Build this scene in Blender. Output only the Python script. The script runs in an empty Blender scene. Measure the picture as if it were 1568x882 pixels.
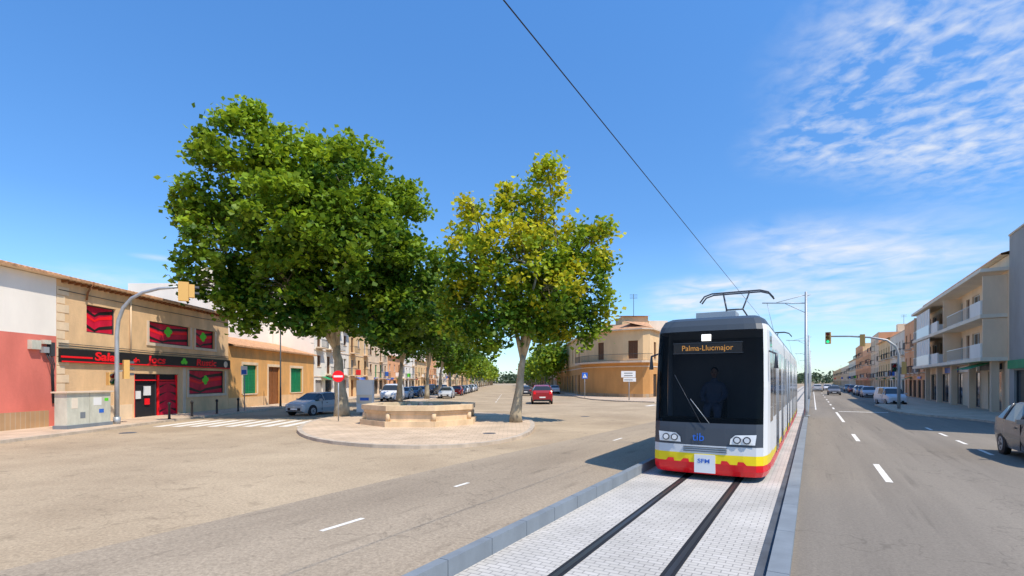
import bpy, math, random
import numpy as np
from mathutils import Vector, Matrix
rnd = random.Random(7)
npr = np.random.RandomState(5)
ANG = -math.radians(30.4)      # heading of the tram street
scene = bpy.context.scene

# ------------------------------------------------------------------ materials
def mat(name, col, rough=0.8, var=0.0, scale=1.0, bump=0.0, bscale=30, metal=0.0, spec=0.3, col2=None, detail=6):
    m = bpy.data.materials.new(name); m.use_nodes = True
    nt = m.node_tree; b = nt.nodes['Principled BSDF']
    b.inputs['Roughness'].default_value = rough
    b.inputs['Metallic'].default_value = metal
    b.inputs['Specular IOR Level'].default_value = spec
    c = (*col, 1)
    b.inputs['Base Color'].default_value = c
    tc = nt.nodes.new('ShaderNodeTexCoord')
    if var > 0:
        n = nt.nodes.new('ShaderNodeTexNoise'); n.inputs['Scale'].default_value = scale
        n.inputs['Detail'].default_value = detail; n.inputs['Roughness'].default_value = 0.65
        mp = nt.nodes.new('ShaderNodeMapping'); mp.inputs['Scale'].default_value = (1, 1, .45)
        nt.links.new(tc.outputs['Object'], mp.inputs['Vector']); nt.links.new(mp.outputs[0], n.inputs['Vector'])
        r = nt.nodes.new('ShaderNodeValToRGB')
        r.color_ramp.elements[0].position = 0.3; r.color_ramp.elements[1].position = 0.7
        lo = tuple(max(0, x*(1-var)) for x in col)
        hi = tuple(min(1, x*(1+var)) for x in col)
        if col2: lo = col2
        r.color_ramp.elements[0].color = (*lo, 1); r.color_ramp.elements[1].color = (*hi, 1)
        nt.links.new(n.outputs['Fac'], r.inputs['Fac'])
        nt.links.new(r.outputs['Color'], b.inputs['Base Color'])
    if bump > 0:
        n2 = nt.nodes.new('ShaderNodeTexNoise'); n2.inputs['Scale'].default_value = bscale; n2.inputs['Detail'].default_value = 4
        nt.links.new(tc.outputs['Object'], n2.inputs['Vector'])
        bp = nt.nodes.new('ShaderNodeBump'); bp.inputs['Strength'].default_value = bump; bp.inputs['Distance'].default_value = 0.02
        nt.links.new(n2.outputs['Fac'], bp.inputs['Height']); nt.links.new(bp.outputs['Normal'], b.inputs['Normal'])
    return m

def asphalt(name, c1, c2, speck=0.35, fs=22, wear=None):
    m = bpy.data.materials.new(name); m.use_nodes = True
    nt = m.node_tree; b = nt.nodes['Principled BSDF']; b.inputs['Roughness'].default_value = 0.9
    b.inputs['Specular IOR Level'].default_value = 0.15
    tc = nt.nodes.new('ShaderNodeTexCoord')
    big = nt.nodes.new('ShaderNodeTexNoise'); big.inputs['Scale'].default_value = 0.22; big.inputs['Detail'].default_value = 7; big.inputs['Roughness'].default_value = 0.6
    mp = nt.nodes.new('ShaderNodeMapping')
    if wear: mp.inputs['Scale'].default_value = wear
    nt.links.new(tc.outputs['Object'], mp.inputs['Vector']); nt.links.new(mp.outputs[0], big.inputs['Vector'])
    r = nt.nodes.new('ShaderNodeValToRGB'); r.color_ramp.elements[0].position = 0.35; r.color_ramp.elements[1].position = 0.65
    r.color_ramp.elements[0].color = (*c1, 1); r.color_ramp.elements[1].color = (*c2, 1)
    nt.links.new(big.outputs['Fac'], r.inputs['Fac'])
    fine = nt.nodes.new('ShaderNodeTexNoise'); fine.inputs['Scale'].default_value = fs; fine.inputs['Detail'].default_value = 5; fine.inputs['Roughness'].default_value = 0.85
    nt.links.new(tc.outputs['Object'], fine.inputs['Vector'])
    mr = nt.nodes.new('ShaderNodeMapRange'); mr.inputs['From Min'].default_value = 0.3; mr.inputs['From Max'].default_value = 0.7
    mr.inputs['To Min'].default_value = 1-speck; mr.inputs['To Max'].default_value = 1+speck
    nt.links.new(fine.outputs['Fac'], mr.inputs['Value'])
    mx = nt.nodes.new('ShaderNodeVectorMath'); mx.operation = 'SCALE'
    nt.links.new(r.outputs['Color'], mx.inputs[0]); nt.links.new(mr.outputs['Result'], mx.inputs['Scale'])
    vo = nt.nodes.new('ShaderNodeTexVoronoi'); vo.feature = 'DISTANCE_TO_EDGE'; vo.inputs['Scale'].default_value = 0.17
    wv = nt.nodes.new('ShaderNodeTexNoise'); wv.inputs['Scale'].default_value = 0.9; wv.inputs['Detail'].default_value = 5
    nt.links.new(tc.outputs['Object'], wv.inputs['Vector'])
    ad = nt.nodes.new('ShaderNodeVectorMath'); ad.operation = 'ADD'
    nt.links.new(tc.outputs['Object'], ad.inputs[0])
    sc = nt.nodes.new('ShaderNodeVectorMath'); sc.operation = 'SCALE'; sc.inputs['Scale'].default_value = 3.0
    nt.links.new(wv.outputs['Color'], sc.inputs[0]); nt.links.new(sc.outputs[0], ad.inputs[1])
    nt.links.new(ad.outputs[0], vo.inputs['Vector'])
    cr = nt.nodes.new('ShaderNodeMapRange'); cr.inputs['From Min'].default_value = 0.0; cr.inputs['From Max'].default_value = 0.006
    cr.inputs['To Min'].default_value = 0.78; cr.inputs['To Max'].default_value = 1.0
    nt.links.new(vo.outputs['Distance'], cr.inputs['Value'])
    st = nt.nodes.new('ShaderNodeTexNoise'); st.inputs['Scale'].default_value = 1.7; st.inputs['Detail'].default_value = 3
    nt.links.new(mp.outputs[0], st.inputs['Vector'])
    sr = nt.nodes.new('ShaderNodeMapRange'); sr.inputs['From Min'].default_value = .60; sr.inputs['From Max'].default_value = .74; sr.inputs['To Min'].default_value = 1; sr.inputs['To Max'].default_value = .78
    nt.links.new(st.outputs['Fac'], sr.inputs['Value'])
    mm = nt.nodes.new('ShaderNodeMath'); mm.operation = 'MULTIPLY'; nt.links.new(cr.outputs['Result'], mm.inputs[0]); nt.links.new(sr.outputs['Result'], mm.inputs[1])
    m2 = nt.nodes.new('ShaderNodeVectorMath'); m2.operation = 'SCALE'
    nt.links.new(mx.outputs[0], m2.inputs[0]); nt.links.new(mm.outputs[0], m2.inputs['Scale'])
    nt.links.new(m2.outputs[0], b.inputs['Base Color'])
    bp = nt.nodes.new('ShaderNodeBump'); bp.inputs['Strength'].default_value = 0.4; bp.inputs['Distance'].default_value = 0.012
    nt.links.new(fine.outputs['Fac'], bp.inputs['Height']); nt.links.new(bp.outputs['Normal'], b.inputs['Normal'])
    return m

def bricks(name, c1, c2, mortar, bw, rh, ms=0.01, rough=0.85):
    m = bpy.data.materials.new(name); m.use_nodes = True
    nt = m.node_tree; b = nt.nodes['Principled BSDF']; b.inputs['Roughness'].default_value = rough
    b.inputs['Specular IOR Level'].default_value = 0.15
    tc = nt.nodes.new('ShaderNodeTexCoord')
    t = nt.nodes.new('ShaderNodeTexBrick'); t.inputs['Scale'].default_value = 1
    t.inputs['Brick Width'].default_value = bw; t.inputs['Row Height'].default_value = rh; t.inputs['Mortar Size'].default_value = ms
    t.inputs['Color1'].default_value = (*c1, 1); t.inputs['Color2'].default_value = (*c2, 1); t.inputs['Mortar'].default_value = (*mortar, 1)
    nt.links.new(tc.outputs['Object'], t.inputs['Vector'])
    n = nt.nodes.new('ShaderNodeTexNoise'); n.inputs['Scale'].default_value = 0.7; n.inputs['Detail'].default_value = 8
    nt.links.new(tc.outputs['Object'], n.inputs['Vector'])
    mr = nt.nodes.new('ShaderNodeMapRange'); mr.inputs['From Min'].default_value = .3; mr.inputs['From Max'].default_value = .7
    mr.inputs['To Min'].default_value = .84; mr.inputs['To Max'].default_value = 1.12
    nt.links.new(n.outputs['Fac'], mr.inputs['Value'])
    s = nt.nodes.new('ShaderNodeVectorMath'); s.operation = 'SCALE'
    nt.links.new(t.outputs['Color'], s.inputs[0]); nt.links.new(mr.outputs['Result'], s.inputs['Scale'])
    nt.links.new(s.outputs[0], b.inputs['Base Color'])
    return m

def emis(name, col, st):
    m = bpy.data.materials.new(name); m.use_nodes = True
    b = m.node_tree.nodes['Principled BSDF']
    b.inputs['Base Color'].default_value = (*col, 1)
    b.inputs['Emission Color'].default_value = (*col, 1); b.inputs['Emission Strength'].default_value = st
    return m

M = {}
M['earth'] = mat('dry_earth', (.28, .22, .13), .95, .3, .05)
M['asph_l'] = asphalt('asphalt_warm', (.36, .27, .175), (.49, .375, .245), .36, 17)
M['asph_m'] = asphalt('asphalt_mid', (.285, .225, .16), (.39, .31, .22), .36, 17, (1.6, .35, 1))
M['asph_r'] = asphalt('asphalt_grey', (.20, .17, .135), (.275, .235, .185), .22, 24, (2.4, .12, 1))
M['paint'] = mat('road_paint', (.76, .71, .62), .7, .22, 5)
M['pave'] = bricks('plaza_pavers', (.58, .43, .29), (.64, .48, .33), (.42, .32, .22), .4, .4, .012)
M['side'] = bricks('sidewalk_tiles', (.54, .41, .29), (.60, .46, .33), (.38, .30, .22), .4, .4, .012)
M['kerb'] = mat('kerb_stone', (.50, .41, .31), .85, .25, 2)
M['sett'] = bricks('tram_setts', (.49, .455, .40), (.55, .51, .455), (.29, .27, .245), .20, .10, .008)
M['conc'] = mat('grey_concrete', (.20, .225, .245), .85, .15, 1.5)
M['concd'] = mat('dark_concrete', (.09, .10, .115), .85, .3, 1.5)
M['steel'] = mat('rail_steel', (.10, .10, .10), .4, metal=.7)
M['black'] = mat('black_rubber', (.02, .02, .022), .6)
M['dark'] = mat('dark_interior', (.018, .018, .02), .6)
M['glass'] = mat('window_glass', (.03, .035, .04), .08, spec=.6)
M['tan'] = mat('tan_render', (.78, .51, .27), .9, .12, .9, .5, 10, col2=(.60, .40, .22))
M['tanlow'] = mat('ochre_render', (.74, .38, .12), .9, .15, .9, .5, 10, col2=(.56, .31, .12))
M['tanlight'] = mat('light_render', (.76, .58, .38), .9, .15, 1.2, .3, 12)
M['stone'] = bricks('rubble_stone', (.40, .25, .13), (.50, .32, .17), (.45, .34, .23), .5, .25, .02)
M['white'] = mat('white_render', (.86, .79, .69), .9, .06, .6, .2, 10)
M['white2'] = mat('offwhite_render', (.80, .69, .54), .9, .10, .6, .2, 10)
M['pink'] = mat('pink_render', (.70, .19, .14), .9, .12, .8, .3, 9)
M['cream'] = mat('cream_render', (.78, .52, .27), .9, .12, .6)
M['peach'] = mat('peach_render', (.80, .40, .20), .9, .12, .6)
M['beige'] = mat('beige_render', (.80, .60, .41), .9, .10, .6)
M['beiged'] = mat('balcony_beige', (.68, .52, .37), .9, .12, .6)
M['grey'] = mat('grey_render', (.37, .34, .31), .9, .15, .5)
M['brown'] = mat('brown_render', (.60, .30, .10), .9, .12, .6)
M['tile'] = mat('roof_tile', (.54, .29, .15), .85, .4, 3.0)
M['gshut'] = mat('green_shutter', (.015, .27, .11), .6, .15, 3)
M['wshut'] = mat('brown_shutter', (.18, .08, .035), .6)
M['wood'] = mat('wood_door', (.24, .09, .03), .6, .25, 4)
M['trim'] = mat('trim_stone', (.70, .55, .40), .85, .1, 2)
M['blackp'] = mat('black_paint', (.02, .018, .018), .35)
M['red'] = mat('sign_red', (.92, .012, .018), .5)
M['dred'] = mat('poster_red', (.58, .008, .04), .5, .3, 1.5)
M['green'] = mat('logo_green', (.12, .65, .03), .5)
M['wpaint'] = mat('white_gloss', (.80, .79, .76), .3)
M['galv'] = mat('galvanised', (.38, .40, .41), .45, .15, 3, metal=.3)
M['dpole'] = mat('dark_pole', (.05, .055, .06), .5)
M['yell'] = mat('signal_ochre', (.68, .40, .12), .5)
M['blue'] = mat('sign_blue', (.03, .14, .55), .4)
M['cab'] = mat('cabinet_grey', (.54, .53, .43), .7, .2, 2)
M['bark'] = mat('plane_bark', (.46, .38, .25), .9, .25, 2.2, .5, 8, col2=(.22, .18, .12))
M['limb'] = mat('plane_limb', (.25, .20, .13), .9, .3, 3, .3, 8, col2=(.13, .11, .07))
M['fstone'] = mat('fountain_stone', (.74, .54, .33), .85, .12, 1.5, .3, 10, col2=(.54, .39, .23))
M['water'] = mat('water', (.03, .06, .05), .08, spec=.6)

# ------------------------------------------------------------------ mesh builder
class MB:
    def __init__(s): s.V = []; s.F = []; s.I = []; s.S = []; s.mats = []
    def mi(s, m):
        m = M[m] if isinstance(m, str) else m
        if m not in s.mats: s.mats.append(m)
        return s.mats.index(m)
    def poly(s, pts, m, sm=False):
        b = len(s.V); s.V += [tuple(p) for p in pts]; s.F.append(tuple(range(b, b+len(pts)))); s.I.append(s.mi(m)); s.S.append(sm)
    def box(s, x0, x1, y0, y1, z0, z1, m):
        b = len(s.V)
        s.V += [(x0, y0, z0), (x1, y0, z0), (x1, y1, z0), (x0, y1, z0), (x0, y0, z1), (x1, y0, z1), (x1, y1, z1), (x0, y1, z1)]
        k = s.mi(m)
        for f in ((0, 3, 2, 1), (4, 5, 6, 7), (0, 1, 5, 4), (1, 2, 6, 5), (2, 3, 7, 6), (3, 0, 4, 7)):
            s.F.append(tuple(b+i for i in f)); s.I.append(k); s.S.append(False)
    def tube(s, pts, rad, m, seg=8, cap=True):
        pts = [Vector(p) for p in pts]
        if not isinstance(rad, (list, tuple)): rad = [rad]*len(pts)
        k = s.mi(m); b = len(s.V); n = len(pts)
        ref = None
        for i, p in enumerate(pts):
            d = (pts[min(i+1, n-1)]-pts[max(i-1, 0)]).normalized()
            if ref is None: ref = Vector((1, 0, 0)) if abs(d.x) < .8 else Vector((0, 1, 0))
            a = (ref-d*ref.dot(d)).normalized(); c = d.cross(a); ref = a
            for j in range(seg):
                t = 2*math.pi*j/seg; q = p+(a*math.cos(t)+c*math.sin(t))*rad[i]; s.V.append(tuple(q))
        for i in range(n-1):
            for j in range(seg):
                s.F.append((b+i*seg+j, b+i*seg+(j+1) % seg, b+(i+1)*seg+(j+1) % seg, b+(i+1)*seg+j)); s.I.append(k); s.S.append(True)
        if cap:
            s.F.append(tuple(b+j for j in range(seg))[::-1]); s.I.append(k); s.S.append(False)
            s.F.append(tuple(b+(n-1)*seg+j for j in range(seg))); s.I.append(k); s.S.append(False)
    def prism(s, pts, z0, z1, mside, mtop):
        n = len(pts)
        s.poly([(p[0], p[1], z1) for p in pts], mtop)
        for i in range(n):
            a, c = pts[i], pts[(i+1) % n]
            s.poly([(a[0], a[1], z0), (c[0], c[1], z0), (c[0], c[1], z1), (a[0], a[1], z1)], mside)
    def facade(s, A, U, N, L, z0, z1, ops, m, dep=0.18, base=None, baseh=0):
        """wall panel with real openings; ops=(u0,u1,z0,z1,kind)"""
        P = lambda u, d, z: (A[0]+U[0]*u+N[0]*d, A[1]+U[1]*u+N[1]*d, z)
        us = sorted({0, L} | {o[0] for o in ops} | {o[1] for o in ops})
        zs = sorted({z0, z1} | {o[2] for o in ops} | {o[3] for o in ops} | ({baseh} if base else set()))
        for i in range(len(us)-1):
            for j in range(len(zs)-1):
                uc = (us[i]+us[i+1])/2; zc = (zs[j]+zs[j+1])/2
                if any(o[0] < uc < o[1] and o[2] < zc < o[3] for o in ops): continue
                mm = base if (base and zc < baseh) else m
                s.poly([P(us[i], 0, zs[j]), P(us[i+1], 0, zs[j]), P(us[i+1], 0, zs[j+1]), P(us[i], 0, zs[j+1])], mm)
        for (a, c, e, g, kind) in ops:
            for q in ([(a, e), (c, e)], [(c, e), (c, g)], [(c, g), (a, g)], [(a, g), (a, e)]):
                s.poly([P(q[0][0], 0, q[0][1]), P(q[1][0], 0, q[1][1]), P(q[1][0], -dep, q[1][1]), P(q[0][0], -dep, q[0][1])], m)
            bk = {'glass': 'glass', 'door': 'wood', 'dark': 'dark', 'gshut': 'gshut', 'wshut': 'wshut', 'poster': 'dred', 'shop': 'glass', 'garage': 'grey', 'arch': 'glass'}[kind]
            s.poly([P(a, -dep, e), P(c, -dep, e), P(c, -dep, g), P(a, -dep, g)], bk)
            def bar(u0, u1, w0, w1, d0, d1, mm):
                p = [P(u0, d0, w0), P(u1, d0, w0), P(u1, d0, w1), P(u0, d0, w1), P(u0, d1, w0), P(u1, d1, w0), P(u1, d1, w1), P(u0, d1, w1)]
                for f in ((4, 5, 6, 7), (0, 1, 5, 4), (1, 2, 6, 5), (2, 3, 7, 6), (3, 0, 4, 7)): s.poly([p[x] for x in f], mm)
            fm = {'glass': 'wpaint', 'gshut': 'gshut', 'wshut': 'wshut', 'door': 'wood', 'shop': 'dpole', 'poster': 'dpole', 'dark': 'dpole', 'garage': 'grey', 'arch': 'wpaint'}[kind]
            w = .06
            bar(a, a+w, e, g, -dep+.003, -dep+.05, fm); bar(c-w, c, e, g, -dep+.003, -dep+.05, fm)
            bar(a+w, c-w, e, e+w, -dep+.003, -dep+.05, fm); bar(a+w, c-w, g-w, g, -dep+.003, -dep+.05, fm)
            mid = (a+c)/2
            if kind != 'poster': bar(mid-.03, mid+.03, e+w, g-w, -dep+.003, -dep+.045, fm)
            if kind in ('gshut', 'wshut'):
                z = e+.12
                while z < g-.12:
                    bar(a+w, mid-.03, z, z+.05, -dep+.002, -dep+.03, fm); bar(mid+.03, c-w, z, z+.05, -dep+.002, -dep+.03, fm); z += .14
            if kind in ('glass', 'gshut', 'wshut') and e > .5:
                bar(a-.08, c+.08, e-.1, e-.01, -.02, .06, 'trim')
        return P
    def rail(s, A, U, N, u0, u1, z0, z1, m='dpole', step=.14):
        P = lambda u, d, z: (A[0]+U[0]*u+N[0]*d, A[1]+U[1]*u+N[1]*d, z)
        s.tube([P(u0, 0, z1), P(u1, 0, z1)], .03, m, 5); s.tube([P(u0, 0, z0+.06), P(u1, 0, z0+.06)], .02, m, 4)
        n = max(2, int((u1-u0)/step))
        for i in range(n+1):
            u = u0+(u1-u0)*i/n
            s.tube([P(u, 0, z0), P(u, 0, z1)], .012, m, 3, False)
    def build(s, name, rotz=0, loc=(0, 0, 0), parent=None):
        me = bpy.data.meshes.new(name); me.from_pydata(s.V, [], s.F)
        for m in s.mats: me.materials.append(m)
        me.polygons.foreach_set('material_index', s.I); me.polygons.foreach_set('use_smooth', s.S); me.update()
        o = bpy.data.objects.new(name, me); scene.collection.objects.link(o)
        o.rotation_euler[2] = rotz; o.location = loc
        if parent: o.parent = parent
        return o

def text(body, size, mt, loc, rot, parent, name='lettering', ext=.004, sx=1, align='LEFT', shear=0, off=.02):
    c = bpy.data.curves.new(name, 'FONT'); c.body = body; c.size = size; c.extrude = ext; c.align_x = align; c.shear = shear
    c.offset = size*off
    c.materials.append(mt); o = bpy.data.objects.new(name, c); scene.collection.objects.link(o)
    o.location = loc; o.rotation_euler = rot; o.scale = (sx, 1, 1); o.parent = parent
    return o

# ------------------------------------------------------------------ ground & roads
g = MB(); g.poly([(-1500, -1500, 0), (1500, -1500, 0), (1500, 2500, 0), (-1500, 2500, 0)], 'earth'); g.build('ground')
g = MB(); g.poly([(-26, -60, .004), (120, -60, .004), (330, 420, .004), (-26, 420, .004)], 'asph_l'); g.build('avenue_road')
g = MB(); g.poly([(-9, -20, .008), (-3.95, -20, .008), (-3.95, 400, .008), (-8.3, 400, .008), (-8.2, 30, .008), (-9, 12, .008)], 'asph_m'); g.build('side_lane', ANG)
g = MB(); g.poly([(-.24, -30, .008), (12.4, -30, .008), (12.4, 500, .008), (-.24, 500, .008)], 'asph_r'); g.build('main_road', ANG)
g = MB()
def dash(x, y0, y1, w=.13): g.poly([(x-w/2, y0, .012), (x+w/2, y0, .012), (x+w/2, y1, .012), (x-w/2, y1, .012)], 'paint')
for a, b in ((15.2, 18.3), (24.9, 28.1), (36, 47), (52, 55), (60, 63), (68, 71), (76, 79), (88, 91), (100, 103), (115, 118)): dash(1.6, a, b, .15)
for k in range(4): dash(5.1, 22.5+k*3.3, 24+k*3.3, .13)
dash(.25, 50, 160, .1)
g.poly([(1.8, 48, .012), (5.0, 48, .012), (5.0, 48.5, .012), (1.8, 48.5, .012)], 'paint')
for k in range(8): g.poly([(-14+k*1.1, 49, .012), (-13.5+k*1.1, 49, .012), (-13.5+k*1.1, 52, .012), (-14+k*1.1, 52, .012)], 'paint')
dash(-6.88, 5.6, 6.5, .10); dash(-7.1, 9.5, 10.05, .10); dash(-7.0, 20.1, 21.2, .1); dash(-6.9, 31, 33, .1)
g.build('road_markings', ANG)
g = MB()
for k in range(9):
    x = -19.1+k*.95; g.poly([(x, 27.2, .009), (x+.5, 27.2, .009), (x+.5, 31.6, .009), (x, 31.6, .009)], 'paint')
for k in range(6):
    y = 58+k*6; g.poly([(-1.9, y, .009), (-1.78, y, .009), (-1.78, y+2.5, .009), (-1.9, y+2.5, .009)], 'paint')
g.build('zebra_crossing')

def paved(name, pts, top='side', h=.13, kw=.22, rot=0):
    """pavement with a stone kerb ring"""
    n = len(pts); area = sum(pts[i][0]*pts[(i+1) % n][1]-pts[(i+1) % n][0]*pts[i][1] for i in range(n))
    sg = 1 if area > 0 else -1
    inn = []
    for i in range(n):
        p0, p1, p2 = Vector(pts[i-1]), Vector(pts[i]), Vector(pts[(i+1) % n])
        e1 = (p1-p0).normalized(); e2 = (p2-p1).normalized()
        n1 = Vector((-e1.y, e1.x))*sg; n2 = Vector((-e2.y, e2.x))*sg
        b = (n1+n2); b = b/max(.35, b.length_squared/2)
        inn.append(p1+b*kw)
    g = MB()
    for i in range(n):
        a, b_ = pts[i], pts[(i+1) % n]; ai, bi = inn[i], inn[(i+1) % n]
        g.poly([(a[0], a[1], 0), (b_[0], b_[1], 0), (b_[0], b_[1], h), (a[0], a[1], h)], 'kerb')
        g.poly([(a[0], a[1], h), (b_[0], b_[1], h), (bi.x, bi.y, h), (ai.x, ai.y, h)], 'kerb')
    g.poly([(p.x, p.y, h) for p in inn], top)
    return g.build(name, rot)

def smoothpts(pts, it=2):
    for _ in range(it):
        q = []
        for i in range(len(pts)):
            a, b = pts[i], pts[(i+1) % len(pts)]
            q += [(a[0]*.75+b[0]*.25, a[1]*.75+b[1]*.25), (a[0]*.25+b[0]*.75, a[1]*.25+b[1]*.75)]
        pts = q
    return pts
plz = smoothpts([(-12.1, 33), (-11.2, 26.2), (-8.3, 20.6), (-4.6, 18.2), (-1.2, 18.6), (.8, 22.2), (1.4, 29), (.6, 35), (-3, 38.5), (-10, 39.5)], 2)
paved('plaza_pavement', plz, 'pave')
paved('tree_median', [(-12.9, 41.5), (-12.9, 260), (-10.3, 260), (-10.3, 41.5)], 'side', .128)
paved('left_sidewalk', [(-27, -40), (-19.9, -40), (-19.9, 24), (-20.4, 30), (-20.4, 300), (-27, 300)], 'side')
D1 = lambda l, s: (0.8625*l+0.506*s, -0.506*l+0.8625*s)
paved('corner_sidewalk', [(9.6, 300), (9.6, 72), (10.2, 65), (12.2, 60), (15.8, 56.8), D1(-15, 60), D1(-15, 400)], 'side')
paved('right_sidewalk', [(9.6, -40), (9.6, 36), (8.6, 41), (6.0, 46), (5.4, 50), (5.3, 62), (7.8, 66), (8.2, 70), (8.2, 450), (14, 450), (14, -40)], 'side', .13, .22, ANG)

# tram reservation
g = MB()
g.poly([(-3.84, -15, .03), (-.62, -15, .03), (-.62, 260, .03), (-3.84, 260, .03)], 'sett')
g.build('tram_track_bed', ANG)
g = MB()
for l in (-2.75, -1.55):
    g.box(l-.085, l+.085, -15, 260, .034, .036, 'black')
    g.box(l-.03, l+.035, -15, 260, .037, .042, 'steel')
g.build('tram_rails', ANG)
g = MB()
for k in range(0, 150):
    y0 = -15+k*1.0
    g.box(-3.98, -3.84, y0+.006, y0+.994, 0, .26, 'conc')
g.box(-3.96, -3.86, -15, 135, 0, .25, 'concd')
g.build('track_kerb_wall', ANG)
g = MB()
g.box(-.62, -.48, -15, 200, 0, .045, 'concd')
for k in range(0, 108):
    y0 = -15+k*2.0; g.box(-.48, -.24, y0+.006, y0+1.994, 0, .12, 'conc')
g.build('track_side_kerb', ANG)

# ------------------------------------------------------------------ buildings
def tile_roof(mb, x0, sgn, u0, u1, z, depth, rise, over=.45):
    n = int((u1-u0)/.075); per = .30; rows = [(over, 0), (-depth/2, rise)]
    k = mb.mi('tile'); b = len(mb.V)
    for d, dz in rows:
        for i in range(n+1):
            u = u0+(u1-u0)*i/n
            w = .07*abs(math.sin(math.pi*u/per))
            mb.V.append((x0+sgn*d, u, z+dz+.10+w))
    for i in range(n):
        mb.F.append((b+i, b+i+1, b+n+2+i, b+n+1+i)); mb.I.append(k); mb.S.append(False)
    b = len(mb.V)
    for i in range(n+1):
        u = u0+(u1-u0)*i/n; w = .07*abs(math.sin(math.pi*u/per))
        mb.V.append((x0+sgn*over, u, z+.10+w)); mb.V.append((x0+sgn*over, u, z+.02))
    for i in range(n):
        mb.F.append((b+2*i, b+2*i+2, b+2*i+3, b+2*i+1)); mb.I.append(k); mb.S.append(False)
    mb.poly([(x0+sgn*over, u0, z+.02), (x0+sgn*over, u1, z+.02), (x0+sgn*.0, u1, z+.02), (x0, u0, z+.02)], 'tanlight')
    xr = x0-sgn*depth/2; xb = x0-sgn*depth
    mb.poly([(xr, u0, z+rise+.1), (xr, u1, z+rise+.1), (xb, u1, z+.1), (xb, u0, z+.1)], 'tile')
    for u in (u0+.01, u1-.01):
        mb.poly([(x0, u, z), (xr, u, z+rise+.08), (xb, u, z)], 'tanlight')

def bld(x0, sgn, u0, u1, depth, H, wall, ops, roof='flat', sidem=None, base=None, baseh=0, rise=1.3):
    mb = MB(); sidem = sidem or wall
    ops = [(a-u0, b-u0, c, d, k) for a, b, c, d, k in ops]
    mb.facade((x0, u0), (0, 1), (sgn, 0), u1-u0, 0, H, ops, wall, base=base, baseh=baseh)
    xb = x0-sgn*depth; e = .012
    for u in (u0+e, u1-e): mb.poly([(x0, u, 0), (xb, u, 0), (xb, u, H), (x0, u, H)], sidem)
    mb.poly([(xb, u0, 0), (xb, u1, 0), (xb, u1, H), (xb, u0, H)], sidem)
    if roof == 'flat':
        mb.poly([(x0, u0+e, H-.004), (x0, u1-e, H-.004), (xb, u1-e, H-.004), (xb, u0+e, H-.004)], 'trim')
        xa, xc = sorted((x0-sgn*.25, x0+sgn*.06)); mb.box(xa, xc, u0, u1, H, H+.12, 'trim')
        xa, xc = sorted((x0-sgn*.25, xb)); mb.box(xa, xc, u0+e, u0+.25, H+.001, H+.11, 'trim')
    else:
        tile_roof(mb, x0, sgn, u0, u1, H, depth, rise)
    return mb
def shiftbox(mb, x0, sgn, d0, d1, u0, u1, z0, z1, m):
    a, b = sorted((x0+sgn*d0, x0+sgn*d1)); mb.box(a, b, u0, u1, z0, z1, m)

XF = -23.6
# game hall -------------------------------------------------
ops = [(28.4, 30.5, 5.15, 6.7, 'poster'), (33.3, 37.5, 4.95, 6.35, 'poster'), (38.2, 40.6, 4.95, 6.35, 'poster'),
       (32.0, 36.2, .05, 2.9, 'dark'), (37.4, 42.0, 1.45, 3.25, 'poster')]
mb = bld(XF, 1, 26.5, 42.6, 11, 7.75, 'tan', ops, 'tile')
shiftbox(mb, XF, 1, .003, .16, 26.6, 42.6, 3.42, 4.14, 'blackp')
shiftbox(mb, XF, 1, .163, .17, 26.65, 42.55, 3.43, 3.5, 'red')
shiftbox(mb, XF, 1, .163, .18, 26.6, 28.6, 3.66, 3.76, 'red')
def chev(u0, u1, z0, z1, d):
    x = XF+d; h = z1-z0; w = u1-u0
    for a, m in ((.0, 'blackp'), (.40, 'red'), (.60, 'blackp')):
        zz = z0+h*a; t = h*.15
        mb.poly([(x, u0, zz+h*.18), (x, u0+w*.35, zz), (x, u0+w*.5, zz+h*.10), (x, u1, zz+h*.2), (x, u1, zz+h*.2+t), (x, u0+w*.5, zz+h*.1+t*.8), (x, u0+w*.35, zz+t*.6), (x, u0, zz+h*.18+t)], m)
for a, b, c, d, k in ops:
    if k == 'poster':
        chev(a+.06, b-.06, c+.07, d-.07, -.172)
        if b-a > 2.2:
            uc, zc = (a+b)/2, (c+d)/2+.15
            for (du, dz) in ((-.2, 0), (.2, .05), (0, .2), (0, -.18)):
                mb.poly([(XF-.166+.001*du, uc+du+.22*math.cos(t*math.pi/5), zc+dz+.17*math.sin(t*math.pi/5)) for t in range(10)], 'green')
for a, b, c, d in ((33.3, 37.5, 4.95, 6.35), (38.2, 40.6, 4.95, 6.35), (37.4, 42.0, 1.45, 3.25)):
    shiftbox(mb, XF, 1, .002, .07, a-.25, b+.25, c-.2, c-.02, 'trim')
    shiftbox(mb, XF, 1, .002, .04, a-.22, a-.02, c-.02, d, 'trim'); shiftbox(mb, XF, 1, .002, .04, b+.02, b+.22, c-.02, d, 'trim')
shiftbox(mb, XF, 1, -.16, -.10, 33.0, 33.6, 1.5, 2.1, 'wpaint'); shiftbox(mb, XF, 1, -.16, -.10, 32.3, 32.7, 1.3, 1.8, 'wpaint'); shiftbox(mb, XF, 1, -.16, -.10, 33.1, 33.5, .9, 1.3, 'red')
mb.poly([(XF-.11, 34.4, .1), (XF-.11, 36.1, .1), (XF-.11, 36.1, 2.4), (XF-.11, 34.4, 2.4)], 'dred')
for k in range(4):
    mb.poly([(XF-.1, 34.4, .3+k*.55), (XF-.1, 35.2, .6+k*.55), (XF-.1, 34.4, .45+k*.55)], 'blackp'); mb.poly([(XF-.1, 36.1, .3+k*.55), (XF-.1, 35.4, .6+k*.55), (XF-.1, 36.1, .5+k*.55)], 'blackp')
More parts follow.
